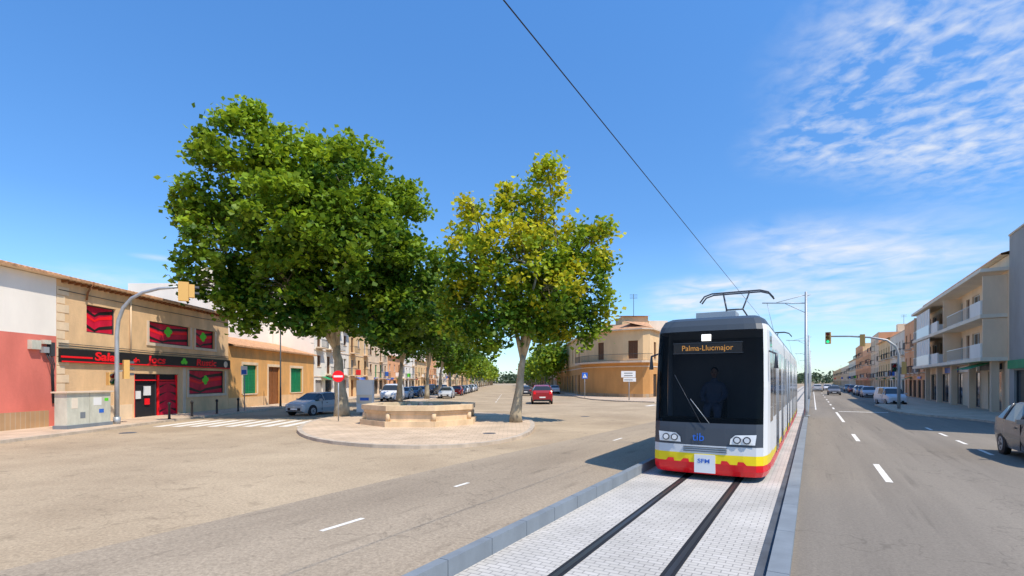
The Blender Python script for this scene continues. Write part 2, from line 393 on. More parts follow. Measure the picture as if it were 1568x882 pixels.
shiftbox(mb, XF, 1, -.17, -.05, 32.06, 36.14, 2.45, 2.52, 'red')
for u in (32.03, 34.25, 36.1): shiftbox(mb, XF, 1, -.17, -.04, u, u+.07, .06, 2.85, 'red')
shiftbox(mb, XF, 1, .0, .03, 36.7, 37.0, 0, 3.4, 'trim')
for k in range(40):
    u = 26.8+k*.4; shiftbox(mb, XF, 1, .0, .35, u, u+.09, 7.6, 7.74, 'wood')
mb.tube([(XF+.08, 31.6, 7.5), (XF+.08, 31.6, 4.2)], .05, 'tanlight', 6)
mb.tube([(XF+.5, 28.3, 7.9), (XF+.15, 28.3, 7.3), (XF+.1, 28.3, 6.9)], .05, 'wood', 6)
for z in (4.3, 4.42, 7.2): mb.tube([(XF+.05, 26.6, z), (XF+.06, 34, z-.05), (XF+.05, 42.5, z+.02)], .018, 'dpole', 4)
shiftbox(mb, XF, 1, .002, .03, 26.55, 31.8, 0, 1.0, 'tanlight')
for k in range(16): shiftbox(mb, XF, 1, .002, .025, 26.52, 27.0+(k % 2)*.25, .05+k*.46, .47+k*.46, 'tanlight')
salon = mb.build('game_hall_building')
R = (math.pi/2, 0, math.pi/2)
text("Sala", .66, M['red'], (XF+.165, 28.75, 3.6), R, salon, 'sign_text', .01, 1.45, shear=.1, off=.03)
text("Jocs", .66, M['red'], (XF+.165, 33.0, 3.6), R, salon, 'sign_text_b', .01, 1.5, shear=.1, off=.03)
text("de", .4, M['red'], (XF+.165, 31.7, 3.6), R, salon, 'sign_text_d', .01, 1.3, off=.03)
text("Rustic", .66, M['red'], (XF+.165, 38.0, 3.6), R, salon, 'sign_text_c', .01, 1.55, shear=.1, off=.03)
lg = MB()
for k, (du, dz) in enumerate(((-.17, 0), (.17, 0), (0, .17))):
    lg.poly([(XF+.172+k*.001, 36.6+du+.2*math.cos(t*math.pi/5), 3.76+dz+.14*math.sin(t*math.pi/5)) for t in range(10)], 'green')
lg.poly([(XF+.172, 41.9+.28*math.cos(t*math.pi/6), 3.78+.26*math.sin(t*math.pi/6)) for t in range(12)], 'trim')
lg.build('clover_logo', parent=salon)
mb = bld(XF+.03, 1, 8, 26.48, 10, 7.75, 'white', [(15, 17.5, 0.05, 2.6, 'garage'), (19.5, 20.8, 1.2, 2.6, 'wshut'), (13, 14.5, 5, 6.4, 'wshut')], 'tile', base='pink', baseh=4.75)
shiftbox(mb, XF+.03, 1, .002, .05, 21, 26.0, .13, .95, 'stone')
mb.build('pink_house')
mb = MB()
for u, z, w, h, m in ((24.9, 4.0, .5, .45, 'cab'), (25.55, 3.85, .3, .3, 'galv'), (25.95, 3.7, .22, .7, 'dpole'), (25.6, 4.3, .35, .2, 'cab')):
    shiftbox(mb, XF+.03, 1, .003, .22, u, u+w, z, z+h, m)
for k in range(3): mb.tube([(XF+.12, 25.7+k*.15, 4.0), (XF+.3, 25.9+k*.1, 3.3), (XF+.12, 26.1+k*.06, 2.9), (XF+.1, 26.2+k*.05, 1.3)], .025, 'dpole', 5)
mb.build('electric_meter_boxes')
mb = bld(XF, 1, 42.62, 60.9, 9, 5.35, 'tanlow', [(44.9, 47.3, 1.3, 3.85, 'gshut'), (49.6, 52.0, .05, 3.8, 'door'), (54.6, 57.5, 1.2, 3.8, 'gshut')], 'tile', base='tan', baseh=1.0)
for a, b, c, d in ((44.9, 47.3, 1.3, 3.85), (49.6, 52.0, .13, 3.8), (54.6, 57.5, 1.2, 3.8)):
    shiftbox(mb, XF, 1, .002, .04, a-.25, a-.02, c, d+.02, 'tanlight'); shiftbox(mb, XF, 1, .002, .04, b+.02, b+.25, c, d+.02, 'tanlight'); shiftbox(mb, XF, 1, .002, .05, a-.25, b+.25, d+.02, d+.27, 'tanlight')
mb.build('ochre_house')

def genops(u0, u1, floors, kinds, sp=3.2, w=1.2, r=rnd, ground='shop'):
    ops = []; n = max(1, int((u1-u0)/sp)); st = (u1-u0)/n
    for fi, z in enumerate(floors):
        for i in range(n):
            c = u0+st*(i+.5)
            if fi == 0:
                k = r.choice(['door', 'shop', 'garage', 'shop'] if ground == 'shop' else ['door', 'gshut'])
                ww = min(st*.36, 1.3 if k != 'door' else .6)
                ops.append((c-ww, c+ww, .16 if k != 'gshut' else 1.1, z+2.55, k))
            else:
                k = r.choice(kinds); tall = r.random() < .6
                ops.append((c-w/2, c+w/2, z+(.1 if tall else .95), z+2.3, k))
    return ops
def addbalc(mb, x0, sgn, ops, floors, r=rnd, m='dpole'):
    for a, b, c, d, k in ops:
        if c > 3 and min(abs(c-f-.1) for f in floors) < .02:
            shiftbox(mb, x0, sgn, .0, .8, a-.5, b+.5, c-.22, c-.1, 'trim')
            X = x0+sgn*.75
            mb.rail((X, a-.48), (0, 1), (sgn, 0), 0, b-a+.96, c-.1, c+.85, m, .18)
            for u in (a-.48, b+.48): mb.tube([(x0, u, c+.85), (X, u, c+.85)], .025, m, 4)

def row(x0, sgn, specs, rot, name='terraced_house', depth=11):
    for (u0, u1, H, wall, nf, roof, sm) in specs:
        fh = (H-.4)/nf; floors = [fh*i for i in range(nf)]
        ops = genops(u0, u1, floors, ['wshut', 'glass', 'gshut', 'wshut'])
        ops = [(a, b, c, min(d, H-.3), k) for a, b, c, d, k in ops]
        mb = bld(x0, sgn, u0, u1, depth, H, wall, ops, roof, sm)
        addbalc(mb, x0, sgn, ops, floors)
        for f in floors[1:]: shiftbox(mb, x0, sgn, .002, .06, u0+.02, u1-.02, f-.35, f-.24, 'trim')
        for t in range(2):
            q = rnd.uniform(u0+1.0, u1-3.5); c_ = rnd.choice(['gshut', 'red', 'white2', 'blue', 'dpole'])
            if t == 0: mb.poly([(x0+sgn*.02, q, 3.0), (x0+sgn*.02, q+2.4, 3.0), (x0+sgn*1.0, q+2.4, 2.6), (x0+sgn*1.0, q, 2.6)], c_)
            else: mb.box(*sorted((x0+sgn*.065, x0+sgn*.14)), q, q+2.4, 2.72, 3.02, c_)
        q = rnd.uniform(u0+1, u1-1); shiftbox(mb, x0, sgn, .06, .75, q, q+.08, 3.3, 4.1, rnd.choice(['red', 'wpaint', 'blue', 'green']))
        if rnd.random() < .6:
            cx = x0-sgn*rnd.uniform(2.5, 5); cu = rnd.uniform(u0+1, u1-3)
            mb.box(cx-1.2, cx+1.2, cu, cu+2.4, H, H+1.9, wall)
            mb.tube([(cx, cu+1.2, H+1.9), (cx, cu+1.2, H+4)], .03, 'dpole', 4)
            for k in range(3): mb.tube([(cx-.5, cu+1.2, H+3.9-k*.2), (cx+.5, cu+1.2, H+3.9-k*.2)], .02, 'dpole', 3)
        mb.build(name, rot)
row(XF, 1, [(61, 74, 13.4, 'white', 4, 'flat', 'white'), (74.02, 84, 10.2, 'cream', 3, 'tile', 'white'), (84.02, 97, 9.2, 'beige', 3, 'flat', 'white2'),
            (97.02, 109, 7.2, 'peach', 2, 'tile', 'white2'), (109.02, 124, 9.4, 'white', 3, 'flat', 'white'), (124.02, 140, 7.4, 'cream', 2, 'tile', 'white2'),
            (140.02, 160, 9.8, 'peach', 3, 'flat', 'white'), (160.02, 185, 8, 'white', 2, 'tile', 'white'), (185.02, 230, 9.5, 'beige', 3, 'flat', 'white'), (230.02, 300, 8.5, 'cream', 2, 'flat', 'white')], 0)
mb = MB(); mb.box(-36, -28.5, 48, 60.9, 0, 11.6, 'white'); mb.box(-32, -29, 52, 57, 11.6, 14.0, 'white2'); mb.box(-48, -36.02, 46, 60.5, 0, 9.4, 'white2')
mb.tube([(-31, 54, 14), (-31, 54, 16.6)], .03, 'dpole', 5)
for k in range(5): mb.tube([(-31.5, 54, 16.4-k*.15), (-30.5, 54, 16.4-k*.15)], .015, 'dpole', 4)
mb.build('white_block_house')
row(11.5, -1, [(131, 145, 9, 'white', 3, 'flat', 'white'), (145.02, 160, 7.5, 'cream', 2, 'tile', 'white2'), (160.02, 180, 9.5, 'white', 3, 'flat', 'white'), (180.02, 215, 8.2, 'peach', 2, 'flat', 'white'), (215.02, 300, 9.5, 'white2', 3, 'flat', 'white')], 0, depth=8)
row(-18.5, 1, [(98, 112, 9.5, 'cream', 3, 'flat', 'white'), (112.02, 130, 7.5, 'white', 2, 'tile', 'white'), (130.02, 150, 10, 'beige', 3, 'flat', 'white'), (150.02, 190, 8.5, 'peach', 2, 'flat', 'white'), (190.02, 260, 9, 'white', 3, 'flat', 'white'), (260.02, 420, 8, 'cream', 2, 'flat', 'white')], ANG)
row(12.3, -1, [(81, 99, 10.9, 'peach', 3, 'flat', 'beige'), (99.02, 116, 10.2, 'white2', 3, 'flat', 'beige'), (116.02, 135, 10.2, 'cream', 3, 'tile', 'beige'), (135.02, 152, 12.8, 'beige', 4, 'flat', 'peach'),
               (152.02, 175, 10.5, 'peach', 3, 'flat', 'beige'), (175.02, 203, 13, 'peach', 4, 'flat', 'cream'), (203.02, 240, 9.5, 'white2', 3, 'tile', 'white'), (240.02, 300, 8.5, 'beige', 3, 'flat', 'white'), (300.02, 420, 8.5, 'cream', 3, 'flat', 'white')], ANG)
# balcony apartment house (right)
ops = []
for i in range(5):
    u = 52+i*5.8
    ops += [(u, u+3.4, .16, 3.2, 'shop'), (u, u+2.4, 4.4, 6.6, 'glass'), (u+3.3, u+4.4, 4.4, 6.6, 'wshut'), (u, u+2.4, 7.6, 9.9, 'glass'), (u+3.3, u+4.4, 7.6, 9.9, 'wshut')]
ops = [(a, b, c, d, k) for a, b, c, d, k in ops if b < 80.6]
mb = bld(12.3, -1, 50.2, 80.9, 12, 11.6, 'beige', ops, 'tile', 'grey', rise=1.6)
for zf in (4.2, 7.4):
    shiftbox(mb, 12.3, -1, .0, 1.5, 50.6, 80.7, zf-.28, zf, 'white2')
    for (a, b) in ((50.7, 62), (66, 80.6)):
        shiftbox(mb, 12.3, -1, 1.36, 1.48, a, a+3.0, zf+.002, zf+1.05, 'white')
        mb.rail((12.3-1.42, a+3.0), (0, 1), (-1, 0), 0, b-a-3.0, zf, zf+1.0, 'wpaint', .25)
    for u in (50.65, 64.0, 80.5): shiftbox(mb, 12.3, -1, .003, 1.35, u, u+.16, zf+.001, zf+2.85, 'beige')
    shiftbox(mb, 12.3, -1, .003, 1.46, 70.5, 78, zf+.004, zf+1.1, 'wpaint')
    for q in range(7):
        uu = 70.5+q*1.25; shiftbox(mb, 12.3, -1, 1.36, 1.44, uu, uu+.07, zf+1.1, zf+2.85, 'wpaint')
    mb.poly([(10.91, 70.5, zf+1.1), (10.91, 78, zf+1.1), (10.91, 78, zf+2.85), (10.91, 70.5, zf+2.85)], 'white')
shiftbox(mb, 12.3, -1, .0, 1.6, 50.3, 80.8, 10.5, 10.75, 'white2')
for u in (51.2, 57.5, 64, 70.5, 77): shiftbox(mb, 12.3, -1, .3, .75, u, u+.45, .0, 3.92, 'beiged')
shiftbox(mb, 12.3, -1, .05, .2, 57.6, 63.8, 3.25, 3.8, 'wpaint'); shiftbox(mb, 12.3, -1, .05, .2, 51.7, 56.8, 3.3, 3.75, 'dpole'); shiftbox(mb, 12.3, -1, .05, .2, 65, 70, 3.25, 3.8, 'blue')
shiftbox(mb, 12.3, -1, .2, .21, 58.5, 60.0, 3.4, 3.65, 'red'); shiftbox(mb, 12.3, -1, .2, .21, 60.2, 62.8, 3.45, 3.6, 'blue')
mb.poly([(12.0, 51.8, 3.9), (12.0, 57, 3.9), (10.4, 57, 3.35), (10.4, 51.8, 3.35)], 'gshut')
mb.build('balcony_apartment_house', ANG)
mb = bld(12.3, -1, 30, 50.18, 12, 12.9, 'grey', [(45, 49.2, .16, 3.2, 'shop'), (39, 43, .16, 3.2, 'shop'), (33, 36, .16, 3, 'garage'), (38, 39.4, 5, 7, 'wshut'), (38, 39.4, 8.4, 10.4, 'wshut')], 'flat')
shiftbox(mb, 12.3, -1, .004, .2, 44.5, 49.8, 3.3, 3.9, 'gshut')
mb.build('grey_party_wall_house', ANG)
# rounded corner building -----------------------------------------
mb = MB()
arc = [(11.3, 130), (11.3, 84), (11.6, 80.5), (12.5, 77.4), (13.9, 74.8), (15.8, 72.7), (18.2, 71.2), D1(-19.5, 71.2), D1(-19.5, 97.8)]
cen = Vector((19, 90))
for i in range(len(arc)-1):
    A = Vector(arc[i]); B = Vector(arc[i+1]); U = (B-A).normalized(); L = (B-A).length
    N = Vector((U.y, -U.x));
    if N.dot((A+B)/2-cen) < 0: N = -N
    lo, up = [], []
    if L > 20:
        n = int(L/4.6)
        for k in range(n):
            c = L*(k+.5)/n; lo.append((c-.9, c+.9, .16, 3.4, rnd.choice(['shop', 'door', 'garage']))); up.append((c-.6, c+.6, 5.6, 8.0, rnd.choice(['wshut', 'glass'])))
    elif i in (3, 5) and L > 1.6:
        up = [(L/2-.7, L/2+.7, 5.55, 8.1, 'wshut')]; lo = []
    mb.facade(A, U, N, L, 0, 5.05, lo, 'brown', base='stone', baseh=.6)
    mb.facade(A, U, N, L, 5.05, 9.6, up, 'cream')
def offs(pts, d):
    out = []
    for i, p in enumerate(pts):
        a = Vector(pts[max(i-1, 0)]); c = Vector(pts[min(i+1, len(pts)-1)]); t = (c-a).normalized(); n = Vector((t.y, -t.x))
        if n.dot(Vector(p)-cen) < 0: n = -n
        out.append(Vector(p)+n*d)
    return out
def ring(pts, d0, d1, z0, z1, m):
    a, b = offs(pts, d0), offs(pts, d1)
    for i in range(len(pts)-1):
        mb.poly([(b[i].x, b[i].y, z0), (b[i+1].x, b[i+1].y, z0), (b[i+1].x, b[i+1].y, z1), (b[i].x, b[i].y, z1)], m)
        for z in (z0, z1): mb.poly([(a[i].x, a[i].y, z), (a[i+1].x, a[i+1].y, z), (b[i+1].x, b[i+1].y, z), (b[i].x, b[i].y, z)], m)
ring(arc, -.01, .06, 4.4, 4.55, 'trim'); ring(arc[1:8], -.02, 1.0, 5.0, 5.25, 'trim'); ring(arc, -.02, .5, 9.6, 9.75, 'trim')
bo = offs(arc[1:8], .92)
for i in range(len(bo)-1):
    A, B = bo[i], bo[i+1]; U = (B-A).normalized(); mb.rail(A, U, (0, 0), 0, (B-A).length, 5.25, 6.2, 'dpole', .16)
rf, ri = offs(arc, .5), offs(arc, -4)
for i in range(len(arc)-1):
    mb.poly([(rf[i].x, rf[i].y, 9.76), (rf[i+1].x, rf[i+1].y, 9.76), (ri[i+1].x, ri[i+1].y, 11.0), (ri[i].x, ri[i].y, 11.0)], 'tile')
mb.box(17, 21, 79, 84, 9.6, 12.4, 'cream'); mb.box(15.5, 17.9, 85, 92, 9.6, 11.8, 'tanlight'); mb.box(21.5, 24.5, 80.5, 84, 9.6, 11.9, 'white2')
mb.poly([(16.6, 78.6, 12.42), (21.4, 78.6, 12.42), (21.4, 84.4, 13.0), (16.6, 84.4, 13.0)], 'tile')
mb.tube([(19, 80, 12.4), (19, 80, 16)], .04, 'dpole', 5)
for k in range(4): mb.tube([(18.4, 80, 15.9-k*.2), (19.6, 80, 15.9-k*.2)], .02, 'dpole', 4)
mb.poly([(11.3, 130, 0), (20, 130, 0), (20, 130, 9.6), (11.3, 130, 9.6)], 'white')
mb.build('rounded_corner_house')

# ------------------------------------------------------------------ trees
leafmat = bpy.data.materials.new('plane_leaves'); leafmat.use_nodes = True
nt = leafmat.node_tree; b = nt.nodes['Principled BSDF']; b.inputs['Roughness'].default_value = .5; b.inputs['Specular IOR Level'].default_value = .25
at = nt.nodes.new('ShaderNodeAttribute'); at.attribute_name = 'lc'
nt.links.new(at.outputs['Color'], b.inputs['Base Color'])
tr = nt.nodes.new('ShaderNodeBsdfTranslucent'); hs = nt.nodes.new('ShaderNodeHueSaturation'); hs.inputs['Value'].default_value = 1.6; hs.inputs['Hue'].default_value = .487
nt.links.new(at.outputs['Color'], hs.inputs['Color']); nt.links.new(hs.outputs['Color'], tr.inputs['Color'])
mxs = nt.nodes.new('ShaderNodeMixShader'); mxs.inputs[0].default_value = .32
nt.links.new(b.outputs[0], mxs.inputs[1]); nt.links.new(tr.outputs[0], mxs.inputs[2]); nt.links.new(mxs.outputs[0], nt.nodes['Material Output'].inputs['Surface'])

def leaves(name, cen, size, col, parent=None, loc=(0, 0, 0)):
    n = len(cen)
    nrm = npr.normal(size=(n, 3)); nrm[:, 2] = np.abs(nrm[:, 2])*1.1+.35; nrm /= np.linalg.norm(nrm, axis=1)[:, None]
    a = np.cross(nrm, npr.normal(size=(n, 3))); a /= np.linalg.norm(a, axis=1)[:, None]+1e-9
    c = np.cross(nrm, a); s = size[:, None]
    p = [cen-a*s*.55, cen-a*s*.05+c*s*.5-nrm*s*.12, cen+a*s*.6, cen-a*s*.05-c*s*.5-nrm*s*.12]
    V = np.stack(p, 1).reshape(-1, 3)
    me = bpy.data.meshes.new(name)
    me.vertices.add(4*n); me.vertices.foreach_set('co', V.ravel())
    idx = np.arange(4*n).reshape(n, 4)
    tri = np.concatenate([idx[:, [0, 1, 2]], idx[:, [0, 2, 3]]], 1).reshape(-1)
    me.loops.add(6*n); me.loops.foreach_set('vertex_index', tri)
    me.polygons.add(2*n); me.polygons.foreach_set('loop_start', np.arange(0, 6*n, 3))
    me.update(calc_edges=True)
    at = me.attributes.new('lc', 'FLOAT_COLOR', 'POINT')
    cc = np.repeat(np.concatenate([col, np.ones((n, 1))], 1), 4, 0); at.data.foreach_set('color', cc.ravel())
    me.materials.append(leafmat); me.validate()
    o = bpy.data.objects.new(name, me); scene.collection.objects.link(o)
    if parent: o.parent = parent
    return o

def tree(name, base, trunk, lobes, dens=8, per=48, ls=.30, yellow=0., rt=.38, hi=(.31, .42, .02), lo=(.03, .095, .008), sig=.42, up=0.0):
    bx, by = base; mb = MB()
    tp = [Vector((bx, by, .1))]+[Vector(p) for p in trunk]
    rr = [rt*1.35]+[rt*(1-.45*i/len(trunk)) for i in range(1, len(trunk)+1)]
    q = []; rq = []
    for i in range(len(tp)-1):
        for t in (0, .33, .66): q.append(tp[i].lerp(tp[i+1], t)+Vector((rnd.uniform(-.05, .05), rnd.uniform(-.05, .05), 0))); rq.append(rr[i]*(1-t)+rr[i+1]*t)
    q.append(tp[-1]); rq.append(rr[-1])
    mb.tube(q, rq, 'bark', 10)
    cx_ = sum(l[0] for l in lobes)/len(lobes); cy_ = sum(l[1] for l in lobes)/len(lobes); cz_ = sum(l[2] for l in lobes)/len(lobes)
    W = max(abs(l[0]-cx_) for l in lobes); boughs = []
    for ax, ay in ((-.5, .1), (.45, -.1), (-.1, .4), (.1, -.35)):
        e = Vector((cx_+ax*W, cy_+ay*W*.6, cz_-.5)); m_ = tp[-1].lerp(e, .45)+Vector((-ax*.4, -ay*.4, .5))
        mb.tube([tp[-1]-Vector((0, 0, .3)), m_, e], [rt*.5, rt*.36, rt*.2], 'bark', 8); boughs.append((m_, e))
    zt = max(l[2]+l[3] for l in lobes); zb = min(l[2]-l[3] for l in lobes)
    C = []; K = []
    for (x, y, z, r) in lobes:
        e = Vector((x, y, z)); st = min((m_.lerp(e_, t) for m_, e_ in boughs for t in (-.3, .1, .5, 1)), key=lambda p: (p-e).length+max(0, p.z-e.z+1)*1.5)
        d = e-st
        m1 = st+d*.33+Vector((rnd.uniform(-.25, .25), rnd.uniform(-.25, .25), d.length*.05)); m2 = st+d*.68+Vector((rnd.uniform(-.3, .3), rnd.uniform(-.3, .3), d.length*.04))
        r0 = rt*.26
        mb.tube([st, m1, m2, e], [r0, r0*.72, r0*.45, r0*.2], 'limb', 7)
        for _ in range(int(4+r*2)):
            f = rnd.choice([m1.lerp(m2, rnd.random()), m2.lerp(e, rnd.random())])
            dd = Vector((rnd.gauss(0, 1), rnd.gauss(0, 1), rnd.gauss(.3, 1))).normalized()
            tgt = e+dd*r*rnd.uniform(.5, .9); md = f.lerp(tgt, .5)+Vector((0, 0, .2))
            mb.tube([f, md, tgt], [r0*.3, r0*.2, .012], 'limb', 4, False)
        n = int(dens*r*r)+4
        dv = npr.normal(size=(n, 3)); dv /= np.linalg.norm(dv, axis=1)[:, None]
        rad = r*(.42+.66*npr.rand(n)**.6)
        cc = np.array([x, y, z])+dv*rad[:, None]*np.array([1, 1, .95+up])
        for c in cc:
            k = int(per*npr.uniform(.5, 1.3)); s = sig*npr.uniform(.65, 1.2)
            C.append(c+npr.normal(size=(k, 3))*np.array([s, s, s*(.62+up)]))
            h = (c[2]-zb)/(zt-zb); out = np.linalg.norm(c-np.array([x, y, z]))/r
            f = np.clip(.05+.6*h+.4*out+npr.normal()*.2-.25, 0, 1)  # sunlit and shaded crown put into leaf colour: brighter high and outer, darker inside
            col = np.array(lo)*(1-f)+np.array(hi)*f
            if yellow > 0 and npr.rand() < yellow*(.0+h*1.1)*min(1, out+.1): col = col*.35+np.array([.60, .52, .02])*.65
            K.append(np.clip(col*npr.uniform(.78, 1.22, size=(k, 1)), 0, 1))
    C = np.concatenate(C); K = np.concatenate(K)
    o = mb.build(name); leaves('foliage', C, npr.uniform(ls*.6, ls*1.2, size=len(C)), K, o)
    return len(C)

L1 = [(-17.3, 33, 17.5, 2.5), (-19.9, 33.5, 14.2, 1.9), (-19.3, 32, 10.6, 2.0), (-14.5, 34, 16.2, 2.6), (-10.7, 33, 15.2, 2.8), (-8.1, 34.5, 13.6, 2.3), (-13.1, 31.5, 12.3, 3.4), (-16.5, 35, 13.3, 3.2),
      (-9.6, 31.5, 10.6, 3.2), (-6.9, 34, 10.1, 2.3), (-18.4, 33.5, 8.4, 1.7), (-14.6, 32.6, 8.4, 2.5), (-9.6, 34.2, 7.7, 2.5), (-6.6, 33, 7.3, 2.1), (-12.8, 37, 13.8, 3.2), (-12, 36.5, 9.2, 2.8), (-21.1, 33.5, 13.4, 1.0), (-19.3, 33, 16.9, 1.1), (-17.3, 36.5, 9.6, 2.3), (-16.4, 33, 19.2, .9), (-11.6, 33.5, 17.6, .9), (-7.1, 34, 15.4, .9), (-16.8, 33, 6.9, 1.3), (-12.2, 31.6, 7.0, 1.6), (-8.3, 32.2, 6.2, 1.2), (-20.5, 33, 8.6, .8)]
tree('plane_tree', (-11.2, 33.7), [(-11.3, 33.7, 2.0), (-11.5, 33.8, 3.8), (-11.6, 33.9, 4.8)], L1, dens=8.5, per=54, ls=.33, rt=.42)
L2 = [(.6, 28.7, 11.4, 1.6), (1.7, 28.5, 12.8, 1.1), (2.1, 28.6, 14.0, .65), (-2.0, 28.9, 10.9, 1.25), (-2.7, 28.2, 9.2, 1.3), (-.15, 27.6, 9.3, 1.8), (2.2, 29, 9.8, 1.7), (4.0, 28.7, 10.1, 1.15), (4.3, 28.4, 8.1, 1.3), (2.0, 27.7, 7.6, 1.8),
      (-1.6, 29.5, 7.2, 1.8), (3.8, 29.2, 6.0, 1.45), (-.9, 28.0, 5.9, 1.4), (1.0, 31, 9.2, 2.0), (-2.7, 29.2, 6.2, 1.4), (0, 29, 12.9, .7), (4.9, 28.8, 11.0, .65), (2.2, 29.8, 5.6, 1.5), (-3.4, 29.5, 7.9, 1.1), (.9, 28.6, 6.0, 1.2), (4.4, 29.6, 7.0, 1.3), (-2.2, 28.7, 12.2, .6), (5.2, 28.5, 9.3, .7), (-1.4, 29, 5.0, 1.0), (1.5, 30.5, 6.8, 2.0)]
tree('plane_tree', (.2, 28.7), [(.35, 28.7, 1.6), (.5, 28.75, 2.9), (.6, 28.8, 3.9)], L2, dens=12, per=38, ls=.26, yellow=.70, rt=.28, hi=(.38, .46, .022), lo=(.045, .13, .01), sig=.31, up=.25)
def gen_lobes(x, y, r, zc, n):
    out = []
    for _ in range(n):
        a = rnd.uniform(0, 6.28); q = r*rnd.uniform(.2, .75)
        out.append((x+q*math.cos(a), y+q*math.sin(a), zc+rnd.uniform(-.55, .75)*r, r*rnd.uniform(.36, .55)))
    return out
for (x, y, r, zc) in ((-11.0, 50, 4.8, 9.4), (-11.0, 66, 4.6, 8.8), (-11.3, 80, 4.4, 8.4)):
    tree('plane_tree', (x, y), [(x+.1, y, 2.5), (x+.2, y, 4.2)], gen_lobes(x+.6, y, r, zc, 14), dens=7.5, per=32, ls=.42, rt=.28, lo=(.03, .09, .008), hi=(.22, .33, .018), sig=.5)
C = []; K = []; mb = MB()
for x in (-11.3, 8.2):
    y = 93 if x < 0 else 104
    while y < 300:
        r = rnd.uniform(3.3, 4.4); n = 1300
        mb.tube([(x, y, .1), (x, y, 4)], [.25, .2], 'bark', 6)
        for _ in range(11):
            d = npr.normal(size=3); d /= np.linalg.norm(d); c = np.array([x, y, 7.2])+d*r*.75*npr.rand()**.5
            p = npr.normal(size=(n//11, 3))*r*.26+c
            C.append(p); f = npr.rand(); col = np.array([.05, .13, .01])*(1-f)+np.array([.30, .38, .02])*f
            K.append(np.clip(col*npr.uniform(.75, 1.25, size=(len(p), 1)), 0, 1))
        y += rnd.uniform(10, 14)
for _ in range(260):
    x = npr.uniform(-350, 620); y = npr.uniform(430, 520); c = np.array([x, y, npr.uniform(2, 7)])
    p = npr.normal(size=(60, 3))*np.array([7, 3, 2.2])+c; p[:, 2] = np.abs(p[:, 2]); C.append(p); K.append(np.tile(np.array([.07, .10, .05])*npr.uniform(.7, 1.3), (60, 1)))
C = np.concatenate(C); K = np.concatenate(K)
dt = mb.build('distant_trees')
sz = np.where(C[:, 1] > 400, 2.6, .75)*npr.uniform(.7, 1.2, size=len(C))
leaves('foliage_mass', C, sz, K, dt)

# ------------------------------------------------------------------ fountain
mb = MB(); fx, fy = -5.1, 28.6
def octo(r, rot=math.pi/8): return [(fx+r*math.cos(rot+i*math.pi/4), fy+r*math.sin(rot+i*math.pi/4)) for i in range(8)]
mb.prism(octo(3.28), .13, .40, 'fstone', 'fstone')
mb.prism(octo(3.0), .40, .90, 'fstone', 'fstone')
def ringp(r0, r1, z0, z1, m):
    a, b_ = octo(r0), octo(r1)
    for i in range(8):
        j = (i+1) % 8
        mb.poly([(*a[i], z1), (*a[j], z1), (*b_[j], z1), (*b_[i], z1)], m); mb.poly([(*b_[i], z0), (*b_[j], z0), (*b_[j], z1), (*b_[i], z1)], m)
        mb.poly([(*a[i], z0), (*a[j], z0), (*a[j], z1), (*a[i], z1)], m); mb.poly([(*a[i], z0), (*a[j], z0), (*b_[j], z0), (*b_[i], z0)], m)
ringp(2.5, 3.20, .922, 1.18, 'fstone'); ringp(2.95, 3.08, .78, .90, 'fstone')
mb.poly([(*p, .96) for p in octo(2.51)], 'water')
for i in range(8):
    p = octo(3.02)[i]; mb.tube([(p[0], p[1], .40), (p[0], p[1], .78)], .12, 'fstone', 8)
for (dx, dy, h) in ((0, 0, .3), (.5, .3, .22), (-.6, -.2, .22)):
    mb.tube([(fx+dx, fy+dy, .96), (fx+dx, fy+dy, .96+h)], [.22, .1], 'concd', 10)
mb.build('octagonal_fountain')

